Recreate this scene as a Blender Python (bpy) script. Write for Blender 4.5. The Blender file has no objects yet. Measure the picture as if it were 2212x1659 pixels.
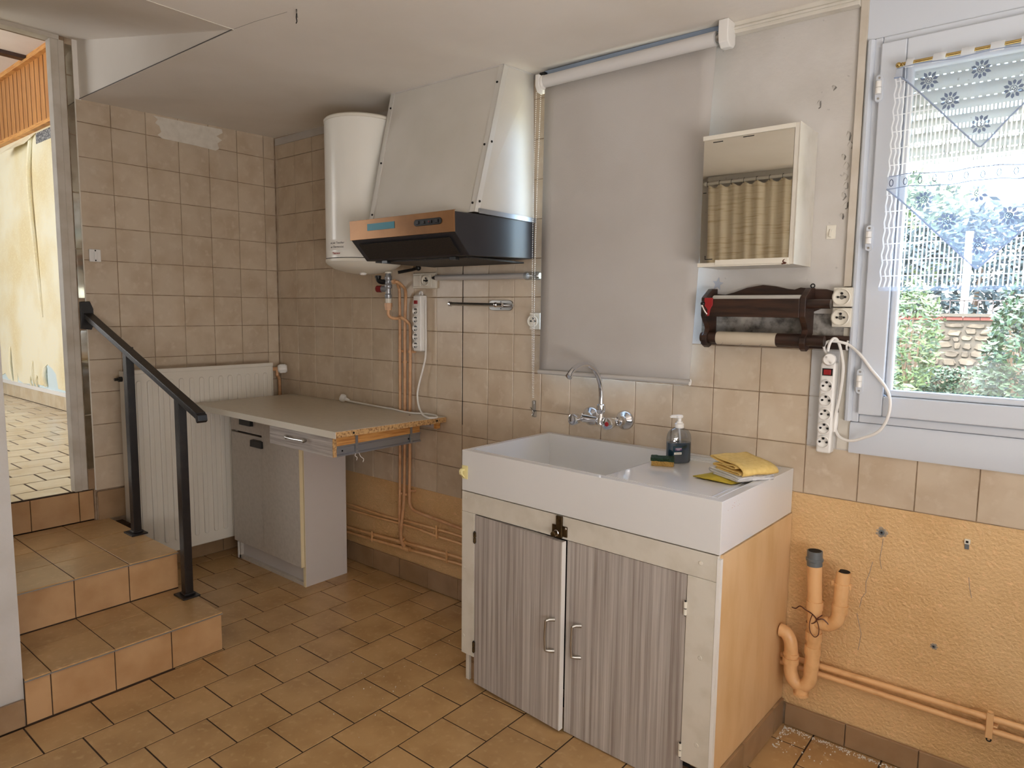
import bpy, math, random
from mathutils import Vector, Matrix
R = random.Random(7)
C = bpy.context.scene.collection
sc = bpy.context.scene
PI = math.pi

# ------------------------------------------------------------------ camera, sky, lights, exposure
cam_d = bpy.data.cameras.new('camera')
cam = bpy.data.objects.new('camera', cam_d); C.objects.link(cam)
cam.location = (3.45206, -2.15603, 1.29656)
cam.rotation_euler = (1.46478008, -0.0117474, 0.68568492)
cam_d.sensor_width = 36.0
cam_d.lens = 36.0 * 1478.977 / 2212
cam_d.clip_start = 0.02
sc.camera = cam
sc.view_settings.view_transform = 'Standard'
sc.view_settings.look = 'None'
sc.view_settings.gamma = 1
sc.view_settings.use_curve_mapping = False
sc.view_settings.exposure = 0.32
sc.cycles.use_denoising = True
sc.cycles.max_bounces = 10
sc.cycles.diffuse_bounces = 5
sc.cycles.transparent_max_bounces = 24
sc.cycles.sample_clamp_indirect = 6.0

w = bpy.data.worlds.new('sky'); sc.world = w; w.use_nodes = True
nt = w.node_tree
sky = nt.nodes.new('ShaderNodeTexSky')
sky.sky_type = 'NISHITA'
sky.sun_disc = False
sky.sun_elevation = math.radians(52)
sky.sun_rotation = math.radians(180)
sky.air_density = 1.0; sky.dust_density = 3.0; sky.ozone_density = 1.0
nt.links.new(sky.outputs[0], nt.nodes['Background'].inputs[0])
nt.nodes['Background'].inputs[1].default_value = 3.3

def light(name, kind, loc, rot, energy, col=(1, 1, 1), size=None):
    d = bpy.data.lights.new(name, kind); d.energy = energy; d.color = col
    o = bpy.data.objects.new(name, d); C.objects.link(o); o.location = loc; o.rotation_euler = rot
    if kind == 'AREA':
        d.shape = 'RECTANGLE'; d.size, d.size_y = size
    return o
sun = light('sun', 'SUN', (2, 6, 9), Vector((.52, -.8, -1.95)).to_track_quat('-Z', 'Y').to_euler(), 16.0, (1, .95, .87)); sun.data.angle = math.radians(.6)
# two unseen fill lamps added to brighten the ceiling, and the hall's own window
light('added_fill_right', 'AREA', (4.93, -2.4, .85), (0, math.radians(148), 0), 104, (1, .95, .92), (1.5, 2.2))
light('added_fill_rear', 'AREA', (3.7, -4.40, .9), (math.radians(162), 0, 0), 14, (1, .94, .90), (1.8, 1.2))
light('daylight_hall_window', 'AREA', (-3.2, -3.4, 1.9), (math.radians(90), 0, math.radians(0)), 72, (1, .99, .98), (2.6, 1.7))

# ------------------------------------------------------------------ materials
def lin(c):
    return tuple(((v / 255) / 12.92 if v <= 10.3 else ((v / 255 + .055) / 1.055) ** 2.4) for v in c) + (1,)
def mat(name, col, rough=.5, metal=0, var=None, var2=None, bump=None, rnd=0.0, spec=.5, coat=0, trans=0, stretch=(1, 1, 1)):
    """var = (scale, colour, low, high): noise towards colour; bump = (scale, strength); rnd = tone shift per object"""
    m = bpy.data.materials.new(name); m.use_nodes = True
    n = m.node_tree.nodes; l = m.node_tree.links; b = n['Principled BSDF']
    b.inputs['Base Color'].default_value = lin(col); b.inputs['Roughness'].default_value = rough
    b.inputs['Metallic'].default_value = metal; b.inputs['Specular IOR Level'].default_value = spec
    b.inputs['Coat Weight'].default_value = coat; b.inputs['Transmission Weight'].default_value = trans
    src = None
    if var or bump or var2:
        g = n.new('ShaderNodeNewGeometry'); mp = n.new('ShaderNodeMapping'); l.new(g.outputs['Position'], mp.inputs['Vector'])
        mp.inputs['Scale'].default_value = stretch
    for v in (var, var2):
        if not v: continue
        t = n.new('ShaderNodeTexNoise'); t.inputs['Scale'].default_value = v[0]; t.inputs['Detail'].default_value = 5
        l.new(mp.outputs[0], t.inputs['Vector'])
        r = n.new('ShaderNodeMapRange'); r.inputs[1].default_value = v[2]; r.inputs[2].default_value = v[3]; l.new(t.outputs[0], r.inputs[0])
        x = n.new('ShaderNodeMix'); x.data_type = 'RGBA'; l.new(r.outputs[0], x.inputs[0])
        if src: l.new(src, x.inputs[6])
        else: x.inputs[6].default_value = lin(col)
        x.inputs[7].default_value = lin(v[1]); src = x.outputs[2]
    if rnd:
        oi = n.new('ShaderNodeObjectInfo'); r = n.new('ShaderNodeMapRange'); r.inputs[3].default_value = 1 - rnd; r.inputs[4].default_value = 1 + rnd
        l.new(oi.outputs['Random'], r.inputs[0]); h = n.new('ShaderNodeHueSaturation'); l.new(r.outputs[0], h.inputs['Value'])
        if src: l.new(src, h.inputs['Color'])
        else: h.inputs['Color'].default_value = lin(col)
        src = h.outputs[0]
    if src: l.new(src, b.inputs['Base Color'])
    if bump:
        t = n.new('ShaderNodeTexNoise'); t.inputs['Scale'].default_value = bump[0]; t.inputs['Detail'].default_value = 4; l.new(mp.outputs[0], t.inputs['Vector'])
        bp = n.new('ShaderNodeBump'); bp.inputs['Strength'].default_value = bump[1]; bp.inputs['Distance'].default_value = .01
        l.new(t.outputs[0], bp.inputs['Height']); l.new(bp.outputs[0], b.inputs['Normal'])
    return m
def sheer(name, col, alpha, rough=.9):
    m = bpy.data.materials.new(name); m.use_nodes = True; n = m.node_tree.nodes; l = m.node_tree.links; n.clear()
    o = n.new('ShaderNodeOutputMaterial'); mx = n.new('ShaderNodeMixShader'); t = n.new('ShaderNodeBsdfTransparent')
    a = n.new('ShaderNodeMixShader'); d = n.new('ShaderNodeBsdfDiffuse'); s = n.new('ShaderNodeBsdfTranslucent')
    d.inputs[0].default_value = lin(col); s.inputs[0].default_value = lin(col); a.inputs[0].default_value = .5
    l.new(d.outputs[0], a.inputs[1]); l.new(s.outputs[0], a.inputs[2]); mx.inputs[0].default_value = alpha
    l.new(t.outputs[0], mx.inputs[1]); l.new(a.outputs[0], mx.inputs[2]); l.new(mx.outputs[0], o.inputs[0]); return m
def pane_mat(name, tint=(255, 255, 255), refl=.06):
    m = bpy.data.materials.new(name); m.use_nodes = True; n = m.node_tree.nodes; l = m.node_tree.links; n.clear()
    o = n.new('ShaderNodeOutputMaterial'); mx = n.new('ShaderNodeMixShader'); t = n.new('ShaderNodeBsdfTransparent'); g = n.new('ShaderNodeBsdfGlossy')
    t.inputs[0].default_value = lin(tint); g.inputs['Roughness'].default_value = .02; mx.inputs[0].default_value = refl
    l.new(t.outputs[0], mx.inputs[1]); l.new(g.outputs[0], mx.inputs[2]); l.new(mx.outputs[0], o.inputs[0]); return m
M = {}
M['tile'] = mat('glazed wall tile', (202, 186, 164), .30, var=(9, (188, 169, 145), .42, .68), var2=(26, (208, 194, 174), .55, .75), rnd=.045)
M['tile_white'] = mat('painted wall tile', (205, 205, 205), .45, var=(30, (180, 176, 168), .6, .8))
M['grout'] = mat('grout', (140, 116, 92), .9, var=(14, (178, 160, 138), .4, .62))
M['floor_tile'] = mat('floor tile', (194, 158, 110), .30, var=(7, (172, 136, 90), .4, .7), var2=(45, (206, 172, 126), .55, .8), rnd=.05)
M['riser_tile'] = mat('riser tile', (194, 156, 114), .30, var=(9, (178, 138, 96), .4, .7), rnd=.03)
M['floor_grout'] = mat('floor grout', (62, 44, 28), .9)
M['skirt'] = mat('skirting tile', (158, 130, 100), .32, var=(11, (142, 114, 84), .4, .7), rnd=.05)
M['hall_tile'] = mat('hall floor tile', (206, 192, 166), .22, var=(6, (192, 172, 140), .4, .7), rnd=.05)
M['plaster'] = mat('white wall paint', (200, 196, 191), .75, var=(5, (188, 183, 176), .4, .7), var2=(38, (120, 116, 112), .68, .8), bump=(60, .12))
M['ceiling'] = mat('ceiling paint', (234, 228, 220), .8, var=(2.2, (225, 218, 208), .4, .7), bump=(40, .06))
M['patch'] = mat('pale plaster patch', (222, 216, 204), .8, var=(30, (210, 203, 190), .4, .7))
M['orange'] = mat('orange roughcast paint', (220, 184, 134), .5, var=(3.5, (208, 168, 114), .42, .7), var2=(55, (236, 194, 144), .55, .8), bump=(115, .6))
M['chip_grey'] = mat('chipped plaster', (164, 152, 136), .9, var=(90, (130, 118, 102), .4, .7))
M['orange_smooth'] = mat('orange gloss paint', (222, 186, 140), .38, var=(5, (212, 172, 120), .42, .7), bump=(14, .05), stretch=(3, 3, 1))
M['orange_pipe'] = mat('orange pipe paint', (226, 180, 128), .35, var=(20, (204, 156, 104), .5, .75))
M['copper_pipe'] = mat('copper paint', (208, 162, 120), .38, var=(25, (186, 136, 92), .45, .75))
M['cream'] = mat('cream paint', (212, 207, 196), .42, var=(14, (198, 192, 178), .45, .75), bump=(25, .05))
M['white'] = mat('white plastic', (232, 230, 226), .32)
M['white_warm'] = mat('yellowed white plastic', (222, 217, 204), .4)
M['pvc'] = mat('window plastic', (204, 210, 219), .3)
M['radiator'] = mat('radiator enamel', (224, 219, 208), .35)
M['black_steel'] = mat('black painted steel', (30, 27, 27), .36, var=(30, (48, 42, 40), .5, .8), bump=(90, .1))
M['cab'] = mat('grey white laminate', (196, 189, 180), .45, var=(60, (186, 179, 170), .4, .7))
M['cab_side'] = mat('white laminate panel', (204, 199, 196), .5, var=(90, (150, 140, 134), .72, .8))
M['edge'] = mat('cream edge band', (228, 214, 176), .5)
M['black'] = mat('black plastic', (14, 14, 15), .35)
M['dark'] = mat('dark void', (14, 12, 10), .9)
M['worktop'] = mat('worktop laminate', (206, 196, 178), .33, var=(50, (198, 188, 170), .4, .7))
M['chip'] = mat('raw chipboard', (200, 160, 108), .85, var=(130, (120, 82, 48), .45, .7))
M['pine'] = mat('pine board', (216, 160, 92), .55, var=(10, (186, 124, 64), .45, .65), stretch=(1, 1, 16))
M['metal_grey'] = mat('galvanised steel', (160, 162, 166), .4, .7)
M['chrome'] = mat('chrome', (215, 215, 218), .12, 1)
M['steel'] = mat('brushed steel', (178, 176, 172), .28, 1)
M['laminate'] = None
M['ceramic'] = mat('white sink ceramic', (222, 222, 222), .12, coat=.4)
M['enamel'] = mat('white enamel', (232, 230, 222), .25)
M['hood_black'] = mat('black hood sheet', (38, 37, 41), .36)
M['hood_brown'] = mat('bronze hood front', (146, 104, 64), .36, .5, var=(6, (118, 80, 44), .4, .7))
M['filter'] = mat('dark filter', (40, 32, 26), .6, var=(240, (22, 18, 15), .45, .55))
M['teal'] = mat('teal sticker', (24, 116, 136), .4)
M['canopy'] = mat('painted canopy board', (208, 204, 196), .45, var=(3, (198, 194, 184), .4, .7), var2=(120, (120, 110, 96), .74, .8))
M['alu'] = mat('white aluminium angle', (214, 212, 206), .35, .2)
M['blind'] = mat('grey blind fabric', (190, 186, 182), .8, var=(3, (182, 177, 172), .4, .7), bump=(300, .08))
M['blind_tube'] = mat('blind tube cloth', (212, 210, 208), .6)
M['rail'] = mat('blue grey rail', (150, 166, 190), .35, .4)
M['mirror'] = mat('mirror', (226, 224, 214), .01, 1)
M['mirror_dim'] = mat('aged mirror', (190, 184, 170), .06, 1, var=(9, (150, 140, 124), .45, .7))
M['wood_dark'] = mat('dark stained oak', (60, 36, 24), .42, var=(8, (34, 20, 14), .4, .65), bump=(40, .1), stretch=(1, 1, 9))
M['card'] = mat('cardboard', (196, 184, 164), .85, var=(8, (184, 171, 150), .4, .7))
M['red'] = mat('red plastic', (150, 28, 34), .35)
M['red_dark'] = mat('dark red knob', (112, 22, 26), .4)
M['brass_dark'] = mat('dirty brass', (92, 74, 46), .42, .8, var=(60, (60, 46, 28), .4, .7))
M['brass'] = mat('brass', (190, 162, 104), .22, 1)
M['yellow_hook'] = mat('ivory plastic', (232, 222, 164), .4)
M['yellow'] = mat('yellow felt cloth', (226, 194, 120), .95, var=(80, (214, 180, 104), .4, .7), bump=(400, .2))
M['yellow_green'] = mat('worn yellow cloth', (206, 184, 70), .9, var=(60, (190, 166, 56), .4, .7))
M['white_cloth'] = mat('white terry cloth', (226, 226, 228), .95, bump=(350, .4))
M['sponge_y'] = mat('yellow sponge', (196, 158, 88), .95, bump=(220, .8))
M['sponge_g'] = mat('green scouring pad', (44, 72, 48), .95, var=(150, (28, 46, 34), .4, .7), bump=(260, .9))
M['grey_pvc'] = mat('grey pipe collar', (98, 104, 108), .45)
M['brown_wire'] = mat('brown wire', (84, 44, 30), .5)
M['linen'] = mat('linen curtain', (224, 212, 190), .95, var=(30, (198, 180, 150), .50, .70), var2=(9, (228, 218, 198), .5, .75), stretch=(.25, .25, 3.0))
M['pine_plank'] = mat('varnished pine plank', (194, 136, 76), .4, var=(5, (170, 110, 54), .45, .68), var2=(11, (150, 84, 34), .7, .76), rnd=.09, stretch=(6, 6, .8))
M['wallpaper'] = mat('yellowed wallpaper', (234, 228, 202), .8, var=(2.2, (224, 208, 164), .42, .66), var2=(70, (238, 228, 190), .5, .8))
M['pale_blue'] = mat('pale blue plaster', (205, 222, 226), .8)
M['debris'] = mat('plaster crumbs', (216, 212, 204), .9)
M['grass'] = mat('sunlit grass', (158, 150, 124), .9, var=(6, (132, 128, 98), .4, .7))
M['leaf'] = mat('shrub leaves', (38, 60, 36), .6, var=(3, (24, 42, 24), .4, .7), rnd=.1)
M['leaf_light'] = mat('light leaves', (66, 84, 46), .6, var=(3, (44, 64, 32), .4, .7), rnd=.1)
M['leaf_blue'] = mat('conifer leaves', (26, 46, 48), .7, var=(2, (16, 32, 36), .4, .7))
M['stone'] = mat('garden wall stone', (74, 67, 55), .9, var=(8, (52, 46, 36), .4, .7), rnd=.16)
M['mortar'] = mat('garden wall mortar', (58, 54, 46), .95)
M['brick'] = mat('red brick', (88, 42, 34), .9, rnd=.15)
M['iron'] = mat('rusty iron', (42, 34, 32), .6)
M['roof'] = mat('roof tiles', (72, 84, 100), .8)
M['house'] = mat('render', (222, 220, 214), .9)
M['bark'] = mat('bark', (92, 76, 60), .9)
M['shutter'] = mat('shutter slats', (232, 233, 226), .5, var=(80, (160, 150, 136), .68, .78))
M['sheer'] = sheer('sheer voile', (196, 212, 240), .27)
M['lace'] = sheer('lace thread', (238, 240, 246), .95)
M['petal'] = sheer('woven petal', (104, 112, 134), .9)
M['braid'] = sheer('braid thread', (176, 186, 206), .85)
M['clear'] = pane_mat('clear plastic', (232, 236, 240), .14)
M['glass'] = pane_mat('window glass', (250, 252, 252), .05)
M['bottle'] = pane_mat('clear bottle', (226, 230, 236), .12)
M['soap'] = mat('teal soap', (36, 60, 74), .12, coat=.5)
M['purple'] = mat('purple print', (96, 52, 110), .5)
M['ink'] = mat('black ink', (18, 18, 24), .6)
M['ink_soft'] = mat('grey ink', (90, 86, 86), .7)
M['ink_red'] = mat('red ink', (150, 26, 34), .6)
M['paper'] = mat('note paper', (226, 222, 214), .8)
M['frame'] = mat('beige door frame', (204, 196, 184), .5, var=(12, (188, 178, 162), .4, .7))
def laminate(name, axis):
    m = mat(name, (176, 168, 162), .42); n = m.node_tree.nodes; l = m.node_tree.links; b = n['Principled BSDF']
    g = n.new('ShaderNodeNewGeometry'); mp = n.new('ShaderNodeMapping'); l.new(g.outputs['Position'], mp.inputs['Vector'])
    s = {'z': (1, .3, .012), 'x': (.03, .3, 1)}[axis]; mp.inputs['Scale'].default_value = s
    t = n.new('ShaderNodeTexNoise'); t.inputs['Scale'].default_value = 95; t.inputs['Detail'].default_value = 6; t.inputs['Roughness'].default_value = .7
    l.new(mp.outputs[0], t.inputs['Vector']); r = n.new('ShaderNodeValToRGB'); l.new(t.outputs[0], r.inputs[0])
    e = r.color_ramp.elements; e[0].position = .34; e[0].color = lin((142, 132, 126)); e[1].position = .66; e[1].color = lin((198, 193, 188))
    l.new(r.outputs[0], b.inputs['Base Color']); return m
M['lam_v'] = laminate('vertical grain laminate', 'z')
M['lam_h'] = laminate('horizontal grain laminate', 'x')

# ------------------------------------------------------------------ mesh builder
def spl(p, n=8, closed=False):
    p = [Vector(q) for q in p]; out = []
    N = len(p)
    for i in range(N if closed else N - 1):
        if closed: a, b, c, d = p[i - 1], p[i], p[(i + 1) % N], p[(i + 2) % N]
        else: a, b, c, d = p[max(i - 1, 0)], p[i], p[i + 1], p[min(i + 2, N - 1)]
        for k in range(n):
            t = k / n
            out.append(.5 * ((2 * b) + (c - a) * t + (2 * a - 5 * b + 4 * c - d) * t * t + (3 * b - a - 3 * c + d) * t ** 3))
    if not closed: out.append(p[-1])
    return out
class MB:
    def __init__(s): s.v = []; s.f = []
    def add(s, v, f):
        o = len(s.v); s.v += [tuple(q) for q in v]; s.f += [tuple(i + o for i in q) for q in f]; return s
    def hexa(s, p):
        return s.add(p, [(0, 3, 2, 1), (4, 5, 6, 7), (0, 1, 5, 4), (1, 2, 6, 5), (2, 3, 7, 6), (3, 0, 4, 7)])
    def box(s, x0, x1, y0, y1, z0, z1):
        return s.hexa([(x0, y0, z0), (x1, y0, z0), (x1, y1, z0), (x0, y1, z0), (x0, y0, z1), (x1, y0, z1), (x1, y1, z1), (x0, y1, z1)])
    def prism(s, poly, ax, a, b):
        n = len(poly)
        P = {'x': lambda p, t: (t, p[0], p[1]), 'y': lambda p, t: (p[0], t, p[1]), 'z': lambda p, t: (p[0], p[1], t)}[ax]
        v = [P(p, a) for p in poly] + [P(p, b) for p in poly]
        f = [tuple(range(n))[::-1], tuple(range(n, 2 * n))] + [(i, (i + 1) % n, n + (i + 1) % n, n + i) for i in range(n)]
        return s.add(v, f)
    def tube(s, pts, r, n=10, closed=False, caps=True):
        pts = [Vector(p) for p in pts]; N = len(pts); rr = r if isinstance(r, (list, tuple)) else [r] * N
        T = []
        for i in range(N):
            a = pts[i - 1] if (i or closed) else pts[i]; b = pts[(i + 1) % N] if (i < N - 1 or closed) else pts[i]
            d = b - a; T.append(d.normalized() if d.length > 1e-9 else Vector((0, 0, 1)))
        u = T[0].orthogonal().normalized(); v = []; f = []
        for i in range(N):
            u = (u - T[i] * u.dot(T[i]));  u = u.normalized() if u.length > 1e-6 else T[i].orthogonal().normalized()
            w_ = T[i].cross(u)
            for k in range(n):
                a = 2 * PI * k / n; v.append(pts[i] + (u * math.cos(a) + w_ * math.sin(a)) * rr[i])
        for i in range(N if closed else N - 1):
            j = (i + 1) % N
            for k in range(n): f.append((i * n + k, i * n + (k + 1) % n, j * n + (k + 1) % n, j * n + k))
        if caps and not closed: f += [tuple(range(n))[::-1], tuple(range((N - 1) * n, N * n))]
        return s.add(v, f)
    def cyl(s, p, q, r, r2=None, n=16): return s.tube([p, q], [r, r if r2 is None else r2], n)
    def lathe(s, prof, o, n=24, axis=(0, 0, 1)):
        m = Vector((0, 0, 1)).rotation_difference(Vector(axis)).to_matrix(); o = Vector(o); v = []; f = []; N = len(prof)
        for (r, z) in prof:
            for k in range(n):
                a = 2 * PI * k / n; v.append(o + m @ Vector((r * math.cos(a), r * math.sin(a), z)))
        for i in range(N - 1):
            for k in range(n): f.append((i * n + k, i * n + (k + 1) % n, (i + 1) * n + (k + 1) % n, (i + 1) * n + k))
        f += [tuple(range(n))[::-1], tuple(range((N - 1) * n, N * n))]
        return s.add(v, f)
    def ball(s, o, r, n=10):
        o = Vector(o); rz = r if isinstance(r, tuple) else (r, r, r)
        pr = [(max(math.sin(PI * i / n), .02), -math.cos(PI * i / n)) for i in range(n + 1)]; k0 = len(s.v)
        s.lathe(pr, (0, 0, 0), n * 2)
        for i in range(k0, len(s.v)):
            a = s.v[i]; s.v[i] = (o.x + a[0] * rz[0], o.y + a[1] * rz[1], o.z + a[2] * rz[2])
        return s
    def quad(s, a, b, c, d): return s.add([a, b, c, d], [(0, 1, 2, 3)])
    def warp(s, fn): s.v = [tuple(fn(*q)) for q in s.v]; return s
def mesh(name, mb, material, smooth=False):
    me = bpy.data.meshes.new(name); me.from_pydata(mb.v, [], mb.f); me.materials.append(material)
    if smooth:
        me.polygons.foreach_set('use_smooth', [True] * len(me.polygons)); me.set_sharp_from_angle(angle=math.radians(38))
    me.update(); return me
def attach(o, parent):
    if parent is not None:
        o.parent = parent; o.matrix_parent_inverse = Matrix.Translation(-world_loc(parent))
def world_loc(o):
    v = Vector(o.location)
    if o.parent is not None and 'abs' in o: return Vector(o['abs'])
    return v
def obj(name, mb, m, parent=None, smooth=False, bevel=0, seg=2, label=None, kind=None):
    """one mesh object; its origin at the bottom middle of its own mesh"""
    xs = [q[0] for q in mb.v]; ys = [q[1] for q in mb.v]; zs = [q[2] for q in mb.v]
    o0 = Vector(((min(xs) + max(xs)) / 2, (min(ys) + max(ys)) / 2, min(zs)))
    mb.v = [(q[0] - o0.x, q[1] - o0.y, q[2] - o0.z) for q in mb.v]
    o = bpy.data.objects.new(name, mesh(name, mb, M[m] if isinstance(m, str) else m, smooth)); C.objects.link(o)
    place(o, o0, parent)
    if bevel:
        b = o.modifiers.new('bevel', 'BEVEL'); b.width = bevel; b.segments = seg; b.limit_method = 'ANGLE'; b.angle_limit = math.radians(35)
        if not smooth:
            o.data.polygons.foreach_set('use_smooth', [True] * len(o.data.polygons)); b.harden_normals = True
    if label: o['label'] = label
    if kind: o['kind'] = kind
    return o
ORG = {}
def place(o, pos, parent=None):
    ORG[o.name] = Vector(pos)
    if parent is None: o.location = pos
    else:
        o.parent = parent; o.location = Vector(pos) - ORG[parent.name]
def thing(name, label, cat, loc, group=None, kind=None):
    o = bpy.data.objects.new(name, None); C.objects.link(o); o.empty_display_size = .05; place(o, Vector(loc))
    return tag(o, label, cat, group, kind)
def tag(o, label, cat=None, group=None, kind=None):
    o['label'] = label
    if cat: o['category'] = cat
    if group: o['group'] = group
    if kind: o['kind'] = kind
    return o
def struct(name, label, mb=None, m=None, cat=None, loc=(0, 0, 0), **k):
    if mb is None:
        o = bpy.data.objects.new(name, None); C.objects.link(o); place(o, Vector(loc))
    else: o = obj(name, mb, m, None, **k)
    o['kind'] = 'structure'; o['label'] = label
    o['category'] = cat or name.split('_')[0].split('.')[0]
    return o
def part(name, me, pos, parent):
    o = bpy.data.objects.new(name, me); C.objects.link(o); place(o, pos, parent); return o
TM = {}
def slab(w_, h, t, ch, axis, m):
    """a tile mesh of width w_, height h, thickness t with chamfered front; centre of the back face at the origin; it faces axis"""
    k = (round(w_, 4), round(h, 4), t, ch, axis, m)
    if k in TM: return TM[k]
    a, b = w_ / 2, h / 2; q = []
    for (u, v, d) in ((-a, -b, 0), (a, -b, 0), (a, b, 0), (-a, b, 0), (-a, -b, t - ch), (a, -b, t - ch), (a, b, t - ch), (-a, b, t - ch), (-a + ch, -b + ch, t), (a - ch, -b + ch, t), (a - ch, b - ch, t), (-a + ch, b - ch, t)):
        q.append({'-y': (u, -d, v), '+x': (d, u, v), '+z': (u, v, d), '-x': (-d, -u, v), '+y': (-u, d, v)}[axis])
    f = [(8, 9, 10, 11)] + [(i, (i + 1) % 4, 4 + (i + 1) % 4, 4 + i) for i in range(4)] + [(4 + i, 4 + (i + 1) % 4, 8 + (i + 1) % 4, 8 + i) for i in range(4)]
    mb = MB().add(q, f); me = mesh('tile', mb, M[m]); TM[k] = me; return me
def tile(name, axis, a0, a1, b0, b1, plane, parent, m, t=.005, g=.0028, ch=.0012, jit=.0006):
    """tile over [a0,a1]x[b0,b1]; plane = its FRONT face coordinate"""
    me = slab(a1 - a0 - g, b1 - b0 - g, t, ch, axis, m); u, v = (a0 + a1) / 2, (b0 + b1) / 2
    j = R.uniform(-jit, jit)
    pos = {'-y': (u, plane + t + j, v), '+x': (plane - t + j, u, v), '+z': (u, v, plane - t + j), '-x': (plane + t + j, u, v)}[axis]
    return part(name, me, pos, parent)
def zc(x, y): return 2.22 - .014 * x + .022 * max(y, -1.0)

# ------------------------------------------------------------------ large structure
ZROW = [.453 + .15 * k for k in range(12)]            # .453 ... 2.103
wb = MB()
def wbox(x0, x1, z0, z1): wb.box(x0, x1, .0035, .24, z0, z1)
RX0, RX1, RZ0, RZ1 = 1.85, 2.46, 1.056, 2.12          # recess of the covered window
WX0, WX1, WZ0, WZ1 = 2.97, 4.06, .99, 2.05            # window opening
wbox(-.2, RX0, -.1, 2.4); wbox(RX0, RX1, -.1, RZ0); wbox(RX0, RX1, RZ1, 2.4); wbox(RX1, WX0, -.1, 2.4)
wbox(WX0, WX1, -.1, WZ0); wbox(WX0, WX1, WZ1, 2.4); wbox(WX1, 5.2, -.1, 2.4)
wall_back = struct('wall_back', 'back wall of beige square tiles above orange paint', wb, 'grout', 'wall')
obj('roughcast', MB().box(.0, 1.42, .0, .0035, .09, .468), 'orange', wall_back)
obj('roughcast', MB().box(1.42, 1.9, .0, .0035, .07, .468), 'orange', wall_back)
obj('roughcast', MB().box(2.80, 5.0, .0, .0035, .06, .752), 'orange', wall_back)
obj('plaster_panel', MB().box(2.462, 2.935, .0, .0035, 1.196, 2.19), 'plaster', wall_back, label='white painted plaster with flaking edges')
obj('plaster_panel', MB().box(2.852, 2.968, .0005, .0035, .76, 1.196), 'plaster', wall_back)
obj('plaster_panel', MB().box(4.1, 5.0, .0, .0035, .90, 2.19), 'plaster', wall_back)
obj('plaster_strip', MB().box(.0, 1.85, .001, .0035, 2.178, 2.215), 'plaster', wall_back)
obj('open_joint', MB().box(1.4115, 1.4158, .0022, .0034, .80, 1.5), 'dark', wall_back)
M['grime'] = mat('grimy plaster', (150, 146, 140), .85, var=(34, (84, 80, 76), .42, .66), var2=(12, (196, 188, 176), .5, .7), bump=(60, .6))
obj('grimy_plaster', MB().box(2.500, 2.955, -.0012, .0, 1.197, 1.300), 'grime', wall_back, label='grimy flaking plaster behind the paper holder')
obj('recess_lining', MB().box(RX0, RX0 + .004, .004, .2, RZ0, RZ1).box(RX1 - .004, RX1, .004, .2, RZ0, RZ1).box(RX0, RX1, .004, .2, RZ0, RZ0 + .004), 'plaster', wall_back)
for pts in ([(3.052, .585), (3.046, .55), (3.038, .52), (3.040, .49), (3.030, .47), (3.026, .44)], [(3.075, .66), (3.073, .63), (3.070, .60), (3.076, .57)], [(3.285, .60), (3.289, .57), (3.295, .545)], [(3.02, .42), (3.035, .36), (3.03, .31)]):
    obj('paint_crack', MB().tube([(x, -.0002, z) for x, z in pts], .0011, 4), 'chip_grey', wall_back)
for k in range(11):
    x, z = (2.914 + R.uniform(-.010, .010), 1.58 + .028 * k) if k < 9 else (R.uniform(2.82, 2.88), R.uniform(1.90, 1.95)); q = MB(); n8 = 6
    fr = [(x + R.uniform(.003, .009) * math.cos(a * PI / 3), z + R.uniform(.006, .016) * math.sin(a * PI / 3)) for a in range(n8)]
    q.v = [(a, -.0003 - (.004 if i in (0, 1) else 0), b) for i, (a, b) in enumerate(fr)]; q.f = [tuple(range(n8))]
    obj('paint_flake', q, 'plaster', wall_back); q2 = MB(); q2.v = [(a + .003, -.00015, b - .002) for a, b in fr]; q2.f = [tuple(range(n8))]; obj('flake_scar', q2, 'grime', wall_back)
XB = [0, .020, .185, .341, .502, .656, .808, .958, 1.108, 1.256, 1.413, 1.561, 1.698, 1.840]
XB2 = [1.840, 1.979, 2.120, 2.260, 2.404, 2.548, 2.699, 2.848, 2.998, 3.145, 3.29, 3.437, 3.585]
for i in range(len(XB) - 1):
    for z0 in ZROW:
        z1 = min(z0 + .15, 2.178)
        tile('wall_tile', '-y', XB[i] + (.0022 if XB[i] == 1.413 else 0), XB[i + 1] - (.0012 if XB[i + 1] == 1.413 else 0), z0 + (.014 if z0 < .5 else 0), z1, 0, wall_back, 'tile')
for i in range(len(XB2) - 1):
    for z0 in (.753, .903, 1.053):
        if XB2[i] > 2.84 and z0 > .8: continue
        z1 = z0 + .15
        if z0 > 1.0 and XB2[i] < 2.40: continue
        x0 = max(XB2[i], 2.462) if z0 > 1.0 else XB2[i]
        tile('wall_tile', '-y', x0, XB2[i + 1], z0, z1 if z0 < 1.0 else 1.194, 0, wall_back, 'tile')
for z0, z1 in ((.903, 1.053), (1.053, 1.194)):
    tile('painted_tile', '-y', 2.849, 2.93, z0, z1, -.001, wall_back, 'tile_white')

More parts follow.
